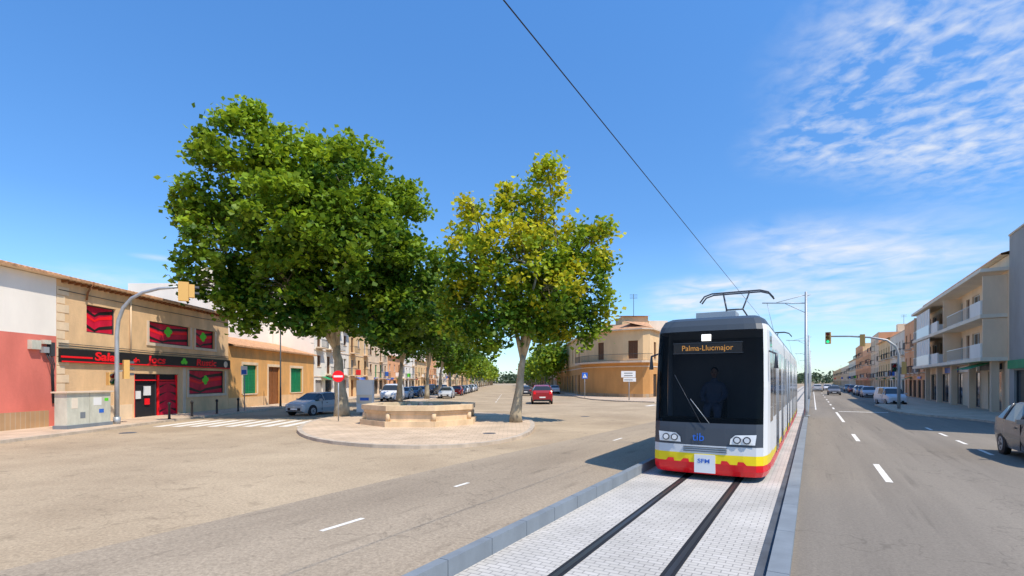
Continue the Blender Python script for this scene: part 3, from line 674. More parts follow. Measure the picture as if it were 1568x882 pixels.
# ------------------------------------------------------------------ cars
def tyre(mb, x, y, r, side):
    mb.tube([(x-side*.2, y, r), (x, y, r)], r, 'black', 20); mb.tube([(x-side*.01, y, r), (x+side*.012, y, r)], r*.68, 'galv', 14)
    mb.tube([(x, y, r), (x+side*.02, y, r)], r*.2, 'dpole', 8)
    for k in range(5):
        t = k*2*math.pi/5; mb.tube([(x+side*.014, y+r*.42*math.cos(t), r+r*.42*math.sin(t)), (x+side*.016, y+r*.42*math.cos(t), r+r*.42*math.sin(t))], r*.13, 'black', 6)
carmats = {}
def car(name, loc, head, col, kind='hatch', sc=1.1):
    key = col
    if key not in carmats: carmats[key] = mat('car_paint', col, .25, spec=.6)
    P = carmats[key]
    if kind == 'hatch': st = [(2.05, .30, .56, .60, .66, .55), (1.95, .22, .70, .74, .80, .66), (1.6, .2, .80, .86, .84, .70), (1.05, .2, .90, .98, .86, .72), (.35, .2, .93, 1.40, .87, .62), (-.1, .2, .94, 1.46, .87, .62), (-.8, .2, .95, 1.46, .87, .61), (-1.45, .2, .97, 1.38, .86, .59), (-1.88, .22, .99, 1.05, .83, .66), (-2.02, .30, .85, .88, .78, .66)]; ws, re = 3, 7
    elif kind == 'suv': st = [(2.2, .34, .66, .72, .68, .58), (2.1, .26, .86, .92, .84, .70), (1.7, .25, .98, 1.04, .90, .74), (1.05, .25, 1.05, 1.13, .92, .76), (.4, .25, 1.08, 1.58, .92, .66), (-.2, .25, 1.1, 1.66, .92, .66), (-1.0, .25, 1.12, 1.66, .92, .65), (-1.75, .25, 1.14, 1.56, .91, .62), (-2.1, .26, 1.15, 1.2, .88, .72), (-2.22, .34, .95, 1.0, .82, .7)]; ws, re = 3, 7
    else: st = [(2.2, .34, .70, .76, .70, .60), (2.1, .25, .85, .92, .84, .72), (1.75, .22, .98, 1.06, .90, .76), (1.35, .22, 1.08, 1.18, .92, .78), (.75, .22, 1.12, 1.75, .92, .72), (.1, .22, 1.12, 1.86, .93, .74), (-1.0, .22, 1.12, 1.88, .93, .74), (-1.95, .22, 1.12, 1.86, .93, .74), (-2.15, .24, 1.12, 1.80, .92, .72), (-2.2, .34, 1.05, 1.2, .90, .76)]; ws, re = 3, 7
    mb = MB(); rings = []
    for (y, zl, zb, zt, w, tw) in st:
        mid = zl+(zb-zl)*.5
        h = [(w*.93, zl), (w*1.0, mid-.08), (w*1.005, mid+.05), (w*.965, zb), (tw, zt-.05*(zt-zb > .2)), (tw*.82, zt)]
        rings.append([(x*sc, y*sc, z*sc) for x, z in h]+[(-x*sc, y*sc, z*sc) for x, z in h[::-1]])
    nn = len(rings[0])
    for i in range(len(rings)-1):
        for j in range(nn):
            k = (j+1) % nn; m = P
            if j in (3, 7) and ws < i+.5 < re+1: m = 'glass'
            if j in (4, 5, 6) and (i == ws or i == re): m = 'glass'
            if kind == 'van' and j in (3, 7) and i >= 6: m = P
            if j == nn-1: m = 'black'
            mb.poly([rings[i][j], rings[i][k], rings[i+1][k], rings[i+1][j]], m, m is P)
    mb.poly(rings[0], P); mb.poly(rings[-1][::-1], P)
    rw = .33 if kind != 'hatch' else .30; wx = (.90 if kind != 'hatch' else .86)*sc
    for y in (1.32*sc, -1.30*sc):
        for sd in (1, -1):
            mb.tube([(sd*wx*.9, y, rw*sc+.03), (sd*(wx+.012), y, rw*sc+.03)], (rw+.07)*sc, 'black', 20); tyre(mb, sd*(wx+.02), y, rw*sc, sd)
    for sd in (1, -1):
        for i in (4, 6) if kind != 'van' else (4,):
            s_ = st[i]
            mb.tube([(sd*s_[4]*.97*sc, s_[0]*sc-.1, s_[2]*sc), (sd*(s_[5]+.01)*sc, s_[0]*sc-.1, (s_[3]-.04)*sc)], .035, P, 5)
        zb = st[5][2]
        mb.box(*sorted((sd*st[5][4]*1.004*sc, sd*(st[5][4]*1.012)*sc)), -.05, .12, zb*.82*sc, zb*.86*sc, 'dpole')
        mb.box(*sorted((sd*st[5][4]*.98*sc, sd*(st[5][4]*1.006)*sc)), .48*sc, .50*sc, .3*sc, zb*.96*sc, 'black')
        mb.box(*sorted((sd*st[4][4]*.98*sc, sd*(st[4][4]+.16)*sc)), st[4][0]*sc+.32, st[4][0]*sc+.44, st[4][2]*sc, st[4][2]*sc+.14, P)
        f1 = st[1]; b1 = st[-2]
        mb.tube([(sd*.6*sc, (f1[0]+.0)*sc, f1[2]*.88*sc), (sd*.6*sc, (f1[0]+.045)*sc, f1[2]*.86*sc)], .11*sc, 'wpaint', 10)
        mb.box(*sorted((sd*.58*sc, sd*.78*sc)), (b1[0]-.13)*sc, (b1[0]+.02)*sc, b1[2]*.75*sc, b1[2]*.95*sc, 'red')
    mb.box(-.5*sc, .5*sc, (st[0][0]-.02)*sc, (st[0][0]+.012)*sc, .33*sc, .50*sc, 'black'); mb.box(-.26*sc, .26*sc, (st[0][0]+.012)*sc, (st[0][0]+.025)*sc, .38*sc, .48*sc, 'wpaint')
    mb.box(-.26*sc, .26*sc, (st[-1][0]-.02)*sc, (st[-1][0]+.01)*sc, .55*sc, .66*sc, 'wpaint'); mb.box(-.7*sc, .7*sc, (st[-1][0]-.03)*sc, (st[-1][0]+.05)*sc, .28*sc, .42*sc, 'black')
    return mb.build(name, head, (loc[0], loc[1], .01))
PI = math.pi
car('silver_hatchback', (-14.3, 37.5), PI-.35, (.40, .43, .44))
for i, (y, c, k) in enumerate(((62, (.70, .70, .70), 'van'), (69, (.55, .56, .58), 'hatch'), (76, (.05, .08, .14), 'hatch'), (83, (.6, .6, .6), 'hatch'), (91, (.03, .03, .04), 'suv'), (99, (.35, .02, .02), 'hatch'), (107, (.5, .5, .52), 'hatch'))):
    car('parked_car', (-14.5, y), PI, c, k)
for y, c in ((72, (.5, .52, .54)), (85, (.4, .02, .02)), (92, (.04, .06, .12)), (99, (.5, .5, .5)), (106, (.08, .08, .09)), (114, (.6, .6, .6)), (122, (.3, .3, .33))): car('parked_car', (-9.2, y), PI, c)
for y, c in ((96, (.6, .6, .6)), (103, (.04, .05, .08)), (111, (.5, .5, .52)), (120, (.7, .7, .7))): car('parked_car', (7.9, y), 0, c)
car('red_car', (3.2, 55.5), -.02, (.30, .012, .018), 'suv', 1.2)
car('dark_car', (2.2, 84), 0, (.05, .05, .06)); car('white_car', (2.4, 104), 0, (.65, .65, .65))
def carR(name, l, s, h, c, k='hatch', sc=1.1): 
    x, y = D1(l, s); return car(name, (x, y), ANG+h, c, k, sc)
carR('grey_suv', 6.4, 21.7, PI, (.12, .12, .125), 'suv', 1.05)
carR('white_van', 6.9, 64.8, PI+.2, (.62, .64, .66), 'van', .95)
for l, s, c, h in ((3.2, 104, (.12, .12, .13), PI), (7.2, 92, (.5, .5, .52), PI), (7.2, 100, (.08, .10, .16), PI), (7.2, 108, (.6, .6, .6), PI), (3.3, 150, (.6, .6, .62), PI), (7.2, 124, (.3, .02, .02), PI), (1.0, 135, (.5, .5, .5), 0), (7.2, 140, (.3, .3, .3), PI), (-6.3, 120, (.6, .6, .6), 0)):
    carR('street_car', l, s, h, c)

# ------------------------------------------------------------------ street furniture
def head(mb, x, y, z, fx_, fy_, body='yell', n=3, w=.17, lit=None):
    """signal head at x,y with bottom z, lenses facing (fx_,fy_)"""
    f = Vector((fx_, fy_, 0)).normalized(); r = Vector((-f.y, f.x, 0)); h = n*.32+.06
    c = Vector((x, y, z))
    P = lambda a, b_, d: tuple(c+r*a+f*b_+Vector((0, 0, d)))
    pts = [P(-w, -.13, 0), P(w, -.13, 0), P(w, .13, 0), P(-w, .13, 0), P(-w, -.13, h), P(w, -.13, h), P(w, .13, h), P(-w, .13, h)]
    for q in ((0, 3, 2, 1), (4, 5, 6, 7), (0, 1, 5, 4), (1, 2, 6, 5), (2, 3, 7, 6), (3, 0, 4, 7)): mb.poly([pts[k] for k in q], body)
    cols = [SG, SA, SR] if n == 3 else [SG, SR]
    for k in range(n):
        zc = .19+k*.32
        mb.tube([P(0, .13, zc), P(0, .15, zc)], .125, LIT[k] if lit == k else cols[k], 12)
        vis = [P(.14*math.cos(t), .131, zc+.14*math.sin(t)) for t in [math.pi*i/8 for i in range(9)]]
        vis2 = [P(.14*math.cos(t), .34, zc+.14*math.sin(t)) for t in [math.pi*i/8 for i in range(9)]]
        for i in range(8): mb.poly([vis[i], vis[i+1], vis2[i+1], vis2[i]], 'dpole')
SG = mat('lens_green', (.01, .10, .04), .2); SA = mat('lens_amber', (.25, .12, .01), .2); SR = mat('lens_red', (.25, .01, .01), .2)
LIT = [emis('lit_green', (.02, .9, .35), 1.0), emis('lit_amber', (1, .5, .05), 1.0), emis('lit_red', (1, .05, .03), 1.0)]
mb = MB(); px_, py_ = -21.3, 27.6
pts = [(px_, py_, .13), (px_, py_, 3), (px_, py_, 5.0), (px_+.08, py_, 5.7), (px_+.35, py_, 6.4), (px_+.8, py_, 6.9), (px_+1.4, py_, 7.2), (px_+2.3, py_, 7.42), (px_+3.3, py_, 7.5)]
mb.tube(pts, [.12, .11, .1, .095, .09, .085, .08, .075, .07], 'galv', 12); mb.tube([(px_, py_, .13), (px_, py_, .5)], .17, 'galv', 12)
head(mb, px_+3.6, py_, 6.75, -.5, 1, 'yell', 3, .24); head(mb, px_+3.95, py_+.15, 6.95, .9, .5, 'yell', 2, .14)
head(mb, px_-.32, py_, 2.2, 1, -.4, 'yell', 2); head(mb, px_+.42, py_+.1, 2.55, .8, .9, 'yell', 3)
mb.tube([(px_-.3, py_, 2.9), (px_+.4, py_+.1, 3.0)], .03, 'galv', 6)
mb.build('traffic_signal_mast')
mb = MB(); l0, s0 = 6.2, 53.0
pts = [(l0, s0, .13), (l0, s0, 3.4), (l0, s0, 4.6), (l0-.2, s0, 5.3), (l0-.8, s0, 5.85), (l0-2, s0, 6.15), (l0-3.4, s0, 6.3), (l0-4.9, s0, 6.35)]
mb.tube(pts, [.12, .11, .1, .095, .09, .08, .07, .06], 'galv', 10)
head(mb, l0-5.0, s0-.05, 5.7, -.2, -1, 'yell', 3, .2, 0); head(mb, l0-2.5, s0, 5.4, .2, 1, 'yell', 3, .18); head(mb, l0+.35, s0, 3.0, .2, 1, 'yell', 3, .16); head(mb, l0-.35, s0, 3.2, .2, -1, 'blackp', 2, .16)
mb.build('traffic_signal_mast', ANG)
mb = MB(); x, y = -20.8, 46
mb.tube([(x, y, .13), (x, y, 1), (x, y, 7.4)], [.11, .08, .05], 'dpole', 8); mb.tube([(x, y, 7.35), (x+.5, y, 7.45)], .04, 'dpole', 6)
mb.box(x+.35, x+1.0, y-.14, y+.14, 7.38, 7.5, 'dpole'); mb.build('street_lamp')
mb = MB(); x, y = D1(-14.4, 66); mb.tube([(x, y, .13), (x, y, 7.6)], [.09, .05], 'galv', 8); mb.tube([(x, y, 7.5), (x-1.1, y-.5, 7.7)], .035, 'galv', 6); mb.box(x-1.6, x-.9, y-.6, y-.3, 7.62, 7.74, 'galv'); mb.build('street_lamp')
def disc(mb, x, y, z, r, m, fx_, fy_, d=0.0, n=24):
    f = Vector((fx_, fy_, 0)).normalized(); c = Vector((x, y, z))+f*d
    mb.tube([c, c+f*.015], r, m, n)
mb = MB(); x, y = -9.9, 29.2
mb.tube([(x, y, .13), (x, y, 3.0)], .035, 'galv', 8); disc(mb, x, y, 2.7, .33, 'red', .1, -1, .04); f = Vector((.1, -1, 0)).normalized(); r_ = Vector((-f.y, f.x, 0)); c = Vector((x, y, 2.7))+f*.058
mb.poly([tuple(c+r_*a+Vector((0, 0, b_))) for a, b_ in ((-.25, -.055), (.25, -.055), (.25, .055), (-.25, .055))], 'wpaint'); mb.build('no_entry_sign')
mb = MB(); x, y = -20.9, 40
mb.tube([(x, y, .13), (x, y, 3.6)], .035, 'galv', 8); mb.box(x-.25, x+.25, y-.06, y-.04, 2.9, 3.6, 'wpaint'); mb.box(x-.19, x+.19, y-.066, y-.061, 2.96, 3.3, 'blue'); mb.build('street_sign')
def pedsign(x, y, h=3.2):
    mb = MB(); mb.tube([(x, y, .13), (x, y, h)], .04, 'galv', 8); mb.box(x-.38, x+.38, y-.07, y-.05, h-.85, h-.05, 'blue')
    mb.poly([(x-.28, y-.072, h-.72), (x+.28, y-.072, h-.72), (x, y-.072, h-.18)], 'wpaint'); mb.tube([(x, y-.075, h-.62), (x, y-.075, h-.4)], .035, 'dpole', 5); mb.build('pedestrian_crossing_sign')
pedsign(9.95, 70, 3.6)
mb = MB(); x, y = 13.9, 60.8
mb.tube([(x, y, .13), (x, y, 3.6)], .06, 'galv', 8); mb.box(x-.95, x+.75, y-.1, y-.07, 2.85, 3.6, 'wpaint'); mb.box(x-.7, x+.8, y-.1, y-.07, 2.35, 2.8, 'wpaint')
for z in (3.35, 3.05, 2.55): mb.box(x-.6, x+.4, y-.106, y-.101, z-.04, z+.04, 'dpole')
mb.build('direction_sign')
mb = MB(); mb.box(-21.9, -21.2, 24.4, 27.2, .13, .3, 'conc'); mb.box(-21.85, -21.25, 24.45, 25.75, .3, 1.85, 'cab'); mb.box(-21.85, -21.25, 25.78, 27.1, .3, 1.85, 'cab'); mb.box(-21.95, -21.15, 24.35, 27.2, 1.852, 1.93, 'trim')
for (u, z, w, h, m) in ((24.7, 1.1, .35, .5, 'white2'), (26.0, 1.2, .5, .4, 'wpaint'), (26.35, .8, .3, .2, 'blue'), (25.2, .6, .3, .3, 'conc'), (26.7, 1.4, .25, .15, 'green')): mb.box(-21.249, -21.242, u, u+w, z, z+h, m)
mb.build('utility_cabinet')
for x, y in ((-20.75, 33.2), (-20.75, 36.0), (-20.75, 38.8), (-20.75, 31.0)):
    mb = MB(); mb.tube([(x, y, .13), (x, y, .2), (x, y, .95), (x, y, 1.0), (x, y, 1.1), (x, y, 1.16)], [.10, .07, .06, .09, .09, .03], 'blackp', 10); mb.build('bollard')
mb = MB(); mb.box(-10.6, -9.5, 34.9, 35.3, .3, 2.5, 'wpaint'); mb.box(-10.55, -9.55, 34.88, 34.9, .9, 1.5, 'white2'); mb.box(-10.4, -9.7, 34.95, 35.2, .13, .3, 'conc'); mb.box(-10.35, -9.75, 34.86, 34.878, 1.1, 1.3, 'blue'); mb.build('information_panel')
mb = MB()
for i in range(3):
    mb.box(-8.9, -7.2, 35.6+i*.14, 35.7+i*.14, .58, .62, 'wood')
for i in range(2): mb.box(-8.9, -7.2, 36.05, 36.09, .75+i*.16, .87+i*.16, 'wood')
for xx in (-8.8, -7.35): mb.box(xx, xx+.06, 35.6, 36.04, .13, .58, 'dpole'); mb.box(xx, xx+.06, 36.0, 36.045, .58, 1.05, 'dpole')
mb.build('park_bench')
mb = MB()
for (x, y, w) in ((-1.0, 22.6, .3), (-18, 24, .35), (5, 35, .3)):
    z = .134 if x == -1.0 else .012
    mb.poly([(x+w*math.cos(t*.3927), y+w*math.sin(t*.3927), z) for t in range(16)], 'concd')
mb.build('manhole_covers')

# catenary poles and wire
for s in (38.8, 76, 114, 152, 200):
    mb = MB(); l = -.36
    mb.tube([(l, s, 0), (l, s, .6), (l, s, 8.3)], [.15, .11, .08], 'galv', 10); mb.tube([(l, s, .15), (l, s, .19)], .24, 'galv', 10)
    mb.tube([(l, s, 7.55), (l-2.6, s, 7.75)], .035, 'galv', 6); mb.tube([(l, s, 8.1), (l-1.8, s, 7.7)], .018, 'galv', 5)
    mb.tube([(l, s, 6.9), (l-1.2, s, 7.6)], .02, 'galv', 5); mb.tube([(l-2.3, s, 7.72), (l-1.85, s, 5.55)], .015, 'galv', 5)
    mb.tube([(l, s, 8.0), (l+.25, s, 8.1)], .02, 'galv', 4)
    mb.build('catenary_pole', ANG)
mb = MB(); mb.tube([(-2.2, -12, 5.75), (-2.2, 0, 5.6), (-2.15, 19, 5.5), (-2.15, 38.8, 5.5), (-2.15, 200, 5.5)], .0065, 'blackp', 6); mb.build('overhead_wire', ANG)

# ------------------------------------------------------------------ tram
TW = mat('tram_white', (.80, .79, .76), .25, spec=.5); TR = mat('tram_red', (.80, .010, .018), .25, spec=.5); TY = mat('tram_yellow', (.88, .66, .015), .3)
TG = mat('tram_grey', (.055, .062, .075), .35, spec=.4); TS = mat('tram_silver', (.40, .42, .44), .35, metal=.3); TR2 = mat('tram_roof', (.05, .062, .075), .4)
TD = mat('tram_window', (.008, .009, .011), .06, spec=.5); TBd = mat('bellows', (.03, .03, .032), .8); TSil = mat('tram_light_grey', (.60, .60, .59), .35)
WG = bpy.data.materials.new('windscreen'); WG.use_nodes = True; nt = WG.node_tree
pb = nt.nodes['Principled BSDF']; pb.inputs['Base Color'].default_value = (.004, .005, .006, 1); pb.inputs['Roughness'].default_value = .04; pb.inputs['Specular IOR Level'].default_value = .12
tp = nt.nodes.new('ShaderNodeBsdfTransparent'); tp.inputs['Color'].default_value = (.5, .54, .6, 1)
mx = nt.nodes.new('ShaderNodeMixShader'); mx.inputs[0].default_value = .55
nt.links.new(pb.outputs[0], mx.inputs[1]); nt.links.new(tp.outputs[0], mx.inputs[2]); nt.links.new(mx.outputs[0], nt.nodes['Material Output'].inputs['Surface'])
LC, S0 = -2.25, 13.05
mb = MB()
half = [(0, 0), (.45, .01), (.85, .05), (1.12, .11), (1.26, .24), (1.33, .55), (1.36, 1.0), (1.36, 2.0)]
plan = [(-x, t) for x, t in half[::-1]]+half[1:]
rows = [(.17, .12, .97), (.30, .03, 1), (.46, 0, 1), (.68, 0, 1), (.88, .02, 1), (1.30, .06, 1), (1.42, .08, 1), (2.3, .20, 1), (3.1, .33, .99), (3.70, .45, .975), (3.84, .52, .955), (4.00, .70, .90), (4.09, 1.0, .80)]
nc = len(plan)
grid = []
for z, rk, sx in rows:
    r = []
    for (x, t) in plan:
        k = max(0, 1-t/1.6)
        r.append((LC+x*sx, S0+t+rk*max(k, .0), z))
    grid.append(r)
for i in range(len(rows)-1):
    for j in range(nc-1):
        jj = min(j, nc-2-j)
        if i <= 1: m = TR
        elif i == 2: m = TY
        elif i == 3: m = TW if jj < 3 else TSil
        elif i in (4, 5): m = TG if jj >= 3 else TW
        elif i <= 8: m = WG if jj >= 3 else (TD if jj == 0 else TW)
        elif i == 9: m = TR2 if jj >= 3 else TW
        else: m = TR2
        mb.poly([grid[i][j], grid[i][j+1], grid[i+1][j+1], grid[i+1][j]], m, True)
mb.poly(grid[-1], TR2); mb.poly(grid[0][::-1], 'black')
mods = [(2.0, 8.6), (9.1, 14.8), (15.3, 21.0), (21.5, 27.0)]
zr = [.17, .46, .62, 1.42, 3.1, 3.70, 3.84, 4.00, 4.09]; xr = [1.34, 1.36, 1.36, 1.36, 1.346, 1.326, 1.298, 1.22, 1.085]
for (a, b_) in mods:
    for sd in (1, -1):
        for i in range(len(zr)-1):
            m = TR if i == 0 else TY if i == 1 else TW if i < 6 else TR2
            x0, x1 = LC+sd*xr[i], LC+sd*xr[i+1]
            mb.poly([(x0, S0+a, zr[i]), (x0, S0+b_, zr[i]), (x1, S0+b_, zr[i+1]), (x1, S0+a, zr[i+1])], m)
        L = b_-a
        for (f0, f1, z0, z1, m) in ((.03, .20, 1.5, 3.3, TD), (.22, .40, .40, 3.35, TD), (.42, .62, 1.5, 3.3, TD), (.64, .82, .40, 3.35, TD), (.84, .98, 1.5, 3.3, TD)):
            xx = LC+sd*1.366; xt = LC+sd*1.345
            mb.poly([(xx, S0+a+L*f0, z0), (xx, S0+a+L*f1, z0), (xt+sd*.006, S0+a+L*f1, z1), (xt+sd*.006, S0+a+L*f0, z1)], m)
            if z0 < 1:
                for q in (f0, (f0+f1)/2, f1):
                    mb.tube([(xx+sd*.002, S0+a+L*q, z0), (xt+sd*.006, S0+a+L*q, z1)], .008, TS, 4)
    mb.poly([(LC-1.085, S0+a, 4.09), (LC+1.085, S0+a, 4.09), (LC+1.085, S0+b_, 4.09), (LC-1.085, S0+b_, 4.09)], TR2)
    for u in (a, b_):
        mb.poly([(LC-xr[i], S0+u, zr[i]) for i in range(len(zr))]+[(LC+xr[i], S0+u, zr[i]) for i in range(len(zr)-1, -1, -1)], TW)
    mb.box(LC-.9, LC+.9, S0+a+.5, S0+b_-.5, 4.095, 4.24, TS)
for k in range(3):
    a = mods[k][1]; c = mods[k+1][0]
    for q in range(5):
        u0 = a+(c-a)*q/5; w = 1.28 if q % 2 else 1.2
        mb.box(LC-w, LC+w, S0+u0+.003, S0+u0+(c-a)/5-.003, .4, 3.85, TBd)
for u in (3.2, 5.0, 11.2, 13, 17.4, 19.2, 23.4, 25.2):
    for sd in (1, -1):
        mb.tube([(LC+sd*.52, S0+u, .35), (LC+sd*.66, S0+u, .35)], .30, 'steel', 18)
    mb.box(LC-.9, LC+.9, S0+u-.1, S0+u+.1, .2, .4, 'black')
mb.box(LC-1.25, LC+1.25, S0+.6, S0+27, .3, .42, 'black')
mb.box(LC-1.2, LC+1.2, S0+1.93, S0+1.97, .9, 3.6, 'grey'); mb.box(LC-1.15, LC+1.15, S0+.55, S0+1.1, 1.0, 1.5, 'dark'); mb.box(LC-1.2, LC+1.2, S0+.6, S0+1.92, .96, .99, 'dark')
mb.box(LC-.26, LC+.26, S0+1.78, S0+1.88, 1.1, 2.25, 'black')
# headlights
for sd in (1, -1):
    a0, a1 = LC+sd*.56, LC+sd*1.10
    mb.poly([(a0, S0+.008, .94), (a1, S0+.09, .94), (a1+sd*.03, S0+.125, 1.18), (a0+sd*.12, S0+.025, 1.16), (a0+sd*.02, S0+.015, 1.07)], 'wpaint')
    for (xc, yy, r) in ((.72, .03, .085), (.93, .05, .085)):
        mb.tube([(LC+sd*xc, S0+yy+.04, 1.05), (LC+sd*xc, S0+yy-.02, 1.05)], r, TG, 16); mb.tube([(LC+sd*xc, S0+yy-.02, 1.05), (LC+sd*xc, S0+yy-.03, 1.05)], r*.7, 'wpaint', 12)
mb.box(LC-.24, LC+.24, S0-.012, S0+.05, .22, .66, 'wpaint')
for sd in (1, -1):
    for q in (.36, .72):
        mb.poly([(LC+sd*q, S0+.03*q-.012, .455), (LC+sd*(q+.22), S0+.03*q-.012, .455), (LC+sd*(q+.14), S0+.03*q-.012, .54), (LC+sd*(q+.02), S0+.03*q-.012, .54)], TR)
for z in (.73, .78, .83): mb.box(LC-.5, LC+.5, S0-.006, S0+.05, z, z+.014, TG)
EM = emis('marker_lamp', (1, .97, .9), .9)
mb.box(LC-.13, LC+.08, S0+.32, S0+.43, 3.44, 3.60, EM)
mb.box(LC-.80, LC+.80, S0+.30, S0+.36, 3.14, 3.38, 'blackp')
for z in (3.125, 3.385): mb.box(LC-.82, LC+.82, S0+.295, S0+.34, z, z+.012, TG)
mb.tube([(LC-.1, S0+.03, 1.42), (LC-.75, S0+.17, 2.6)], .006, TG, 5); mb.tube([(LC+.1, S0+.03, 1.42), (LC-.35, S0+.09, 2.0)], .008, 'galv', 5)
for sd in (1, -1): mb.tube([(LC+sd*1.3, S0+1.0, 3.2), (LC+sd*1.5, S0+.8, 3.1), (LC+sd*1.5, S0+.78, 2.75)], [.02, .03, .06], TG, 6)
def panto(s, up):
    z0 = 4.22; zt = up
    for sd in (1, -1):
        mb.tube([(LC+sd*.55, s-.5, z0+.02), (LC+sd*.55, s+.9, z0+.02)], .03, TG, 5); mb.tube([(LC+sd*.55, s+.8, z0+.05), (LC+sd*.25, s-.4, z0+(zt-z0)*.5), (LC+sd*.4, s, zt-.05)], .028, TG, 6)
        mb.tube([(LC+sd*.55, s-.5, z0), (LC+sd*.55, s-.5, z0-.15)], .06, 'wood', 8)
    mb.tube([(LC-.55, s-.5, z0+.02), (LC+.55, s-.5, z0+.02)], .03, TG, 5); mb.tube([(LC-.55, s+.8, z0+.05), (LC+.55, s+.8, z0+.05)], .035, TG, 5); mb.tube([(LC-.27, s-.4, z0+(zt-z0)*.5), (LC+.27, s-.4, z0+(zt-z0)*.5)], .03, TG, 5)
    for dy in (-.18, .18):
        mb.tube([(LC-1.15, s+dy, zt-.28), (LC-1.0, s+dy, zt-.08), (LC-.75, s+dy, zt), (LC+.75, s+dy, zt), (LC+1.0, s+dy, zt-.08), (LC+1.15, s+dy, zt-.28)], .026, TG, 6)
    for x in (-.4, .4): mb.tube([(LC+x, s-.18, zt), (LC+x, s+.18, zt)], .02, TG, 5)
panto(19.0, 5.46); panto(36.0, 5.46)
mb.box(LC-.5, LC+.5, S0+1.6, S0+2.3, 4.095, 4.30, TS)
tram = mb.build('tram', ANG)
EA = emis('amber_led', (.55, .24, .04), .35)
F = (math.pi/2, 0, 0)
text("Palma-Llucmajor", .19, EA, (LC, S0+.292, 3.2), F, tram, 'destination_text', .001, .95, 'CENTER', off=0)
text("SFM", .14, M['blue'], (LC-.02, S0-.016, .46), F, tram, 'operator_text', .001, 1.2, 'CENTER')
text("tib", .27, M['blue'], (LC-.15, S0+.01, .99), (math.pi/2-.15, 0, 0), tram, 'logo_text', .002, 1.0, 'CENTER', off=0)
# driver, seated with both hands on the desk
me = bpy.data.meshes.new('tram_driver')
V = [(0, 0, 0), (0, .02, .26), (0, .02, .46), (0, 0, .60), (0, -.02, .70), (.19, 0, .50), (.27, -.16, .26), (.17, -.40, .14), (-.19, 0, .50), (-.27, -.16, .26), (-.17, -.40, .14), (.12, -.38, -.02), (-.12, -.38, -.02), (.12, -.42, -.42), (-.12, -.42, -.42)]
E = [(0, 1), (1, 2), (2, 3), (3, 4), (2, 5), (5, 6), (6, 7), (2, 8), (8, 9), (9, 10), (0, 11), (0, 12), (11, 13), (12, 14)]
Rr = [.19, .19, .20, .075, .065, .10, .065, .038, .10, .065, .038, .09, .09, .06, .06]
for sd, w in ((1, 7), (-1, 10)):
    hx, hy, hz = V[w]
    for k, (dx, ln) in enumerate(((-.03, .075), (-.01, .085), (.01, .08), (.03, .065), (-.045, .04))):
        i = len(V); V.append((hx+dx, hy-.07, hz+.01)); V.append((hx+dx, hy-.07-ln*.6, hz-.02)); E += [(w, i), (i, i+1)]; Rr += [.011, .009]
me.from_pydata(V, E, []); dr = bpy.data.objects.new('tram_driver', me); scene.collection.objects.link(dr)
md = dr.modifiers.new('skin', 'SKIN')
for i, v in enumerate(me.skin_vertices[0].data): v.radius = (Rr[i]*1.15, Rr[i]*.95)
me.skin_vertices[0].data[0].use_root = True
dr.modifiers.new('sub', 'SUBSURF').levels = 1
me.materials.append(mat('driver_shirt', (.20, .22, .28), .8))
dx, dy = D1(LC, S0+1.45); dr.location = (dx, dy, 1.78); dr.rotation_euler[2] = ANG; dr.scale = (1.12, 1.05, 1.08)
skin = mat('skin', (.50, .29, .19), .6); hair = mat('hair', (.03, .02, .015), .8)
hb = MB()
def ell(c, r, m, seg=14, rg=10):
    k = hb.mi(m); b0 = len(hb.V)
    for i in range(rg+1):
        t = math.pi*i/rg
        for j in range(seg):
            p = 2*math.pi*j/seg; hb.V.append((c[0]+r[0]*math.sin(t)*math.cos(p), c[1]+r[1]*math.sin(t)*math.sin(p), c[2]+r[2]*math.cos(t)))
    for i in range(rg):
        for j in range(seg): hb.F.append((b0+i*seg+j, b0+i*seg+(j+1) % seg, b0+(i+1)*seg+(j+1) % seg, b0+(i+1)*seg+j)); hb.I.append(k); hb.S.append(True)
ell((0, 0, .82), (.080, .097, .128), skin); ell((0, .022, .86), (.088, .097, .108), hair); ell((0, -.10, .81), (.014, .022, .025), skin, 8, 6)
for sd in (1, -1): ell((sd*.082, 0, .815), (.012, .022, .032), skin, 8, 6); ell((sd*.03, -.088, .83), (.012, .008, .007), 'black', 8, 6)
ell((0, -.090, .765), (.026, .008, .007), TR, 8, 6)
hb.build('head', parent=dr)

# ------------------------------------------------------------------ sky, sun, camera
az = math.atan2(.72, -.69); el = math.radians(57)
sd = Vector((math.sin(az)*math.cos(el), math.cos(az)*math.cos(el), math.sin(el)))
sun = bpy.data.lights.new('sun', 'SUN'); sun.energy = 5.0; sun.angle = math.radians(.5); sun.color = (1, .92, .80)
so = bpy.data.objects.new('sun', sun); scene.collection.objects.link(so); so.rotation_euler = sd.to_track_quat('Z', 'Y').to_euler()
w = bpy.data.worlds.new('World'); scene.world = w; w.use_nodes = True; nt = w.node_tree
bg = nt.nodes['Background']; bg.inputs['Strength'].default_value = .15
sky = nt.nodes.new('ShaderNodeTexSky'); sky.sky_type = 'NISHITA'; sky.sun_disc = False; sky.sun_elevation = el; sky.sun_rotation = az % (2*math.pi)
sky.air_density = 1.0; sky.dust_density = .3; sky.ozone_density = 1.6
N = nt.nodes.new; Lk = nt.links.new
tc = N('ShaderNodeTexCoord'); nv = N('ShaderNodeVectorMath'); nv.operation = 'NORMALIZE'; Lk(tc.outputs['Generated'], nv.inputs[0])
sp = N('ShaderNodeSeparateXYZ'); Lk(nv.outputs[0], sp.inputs[0])
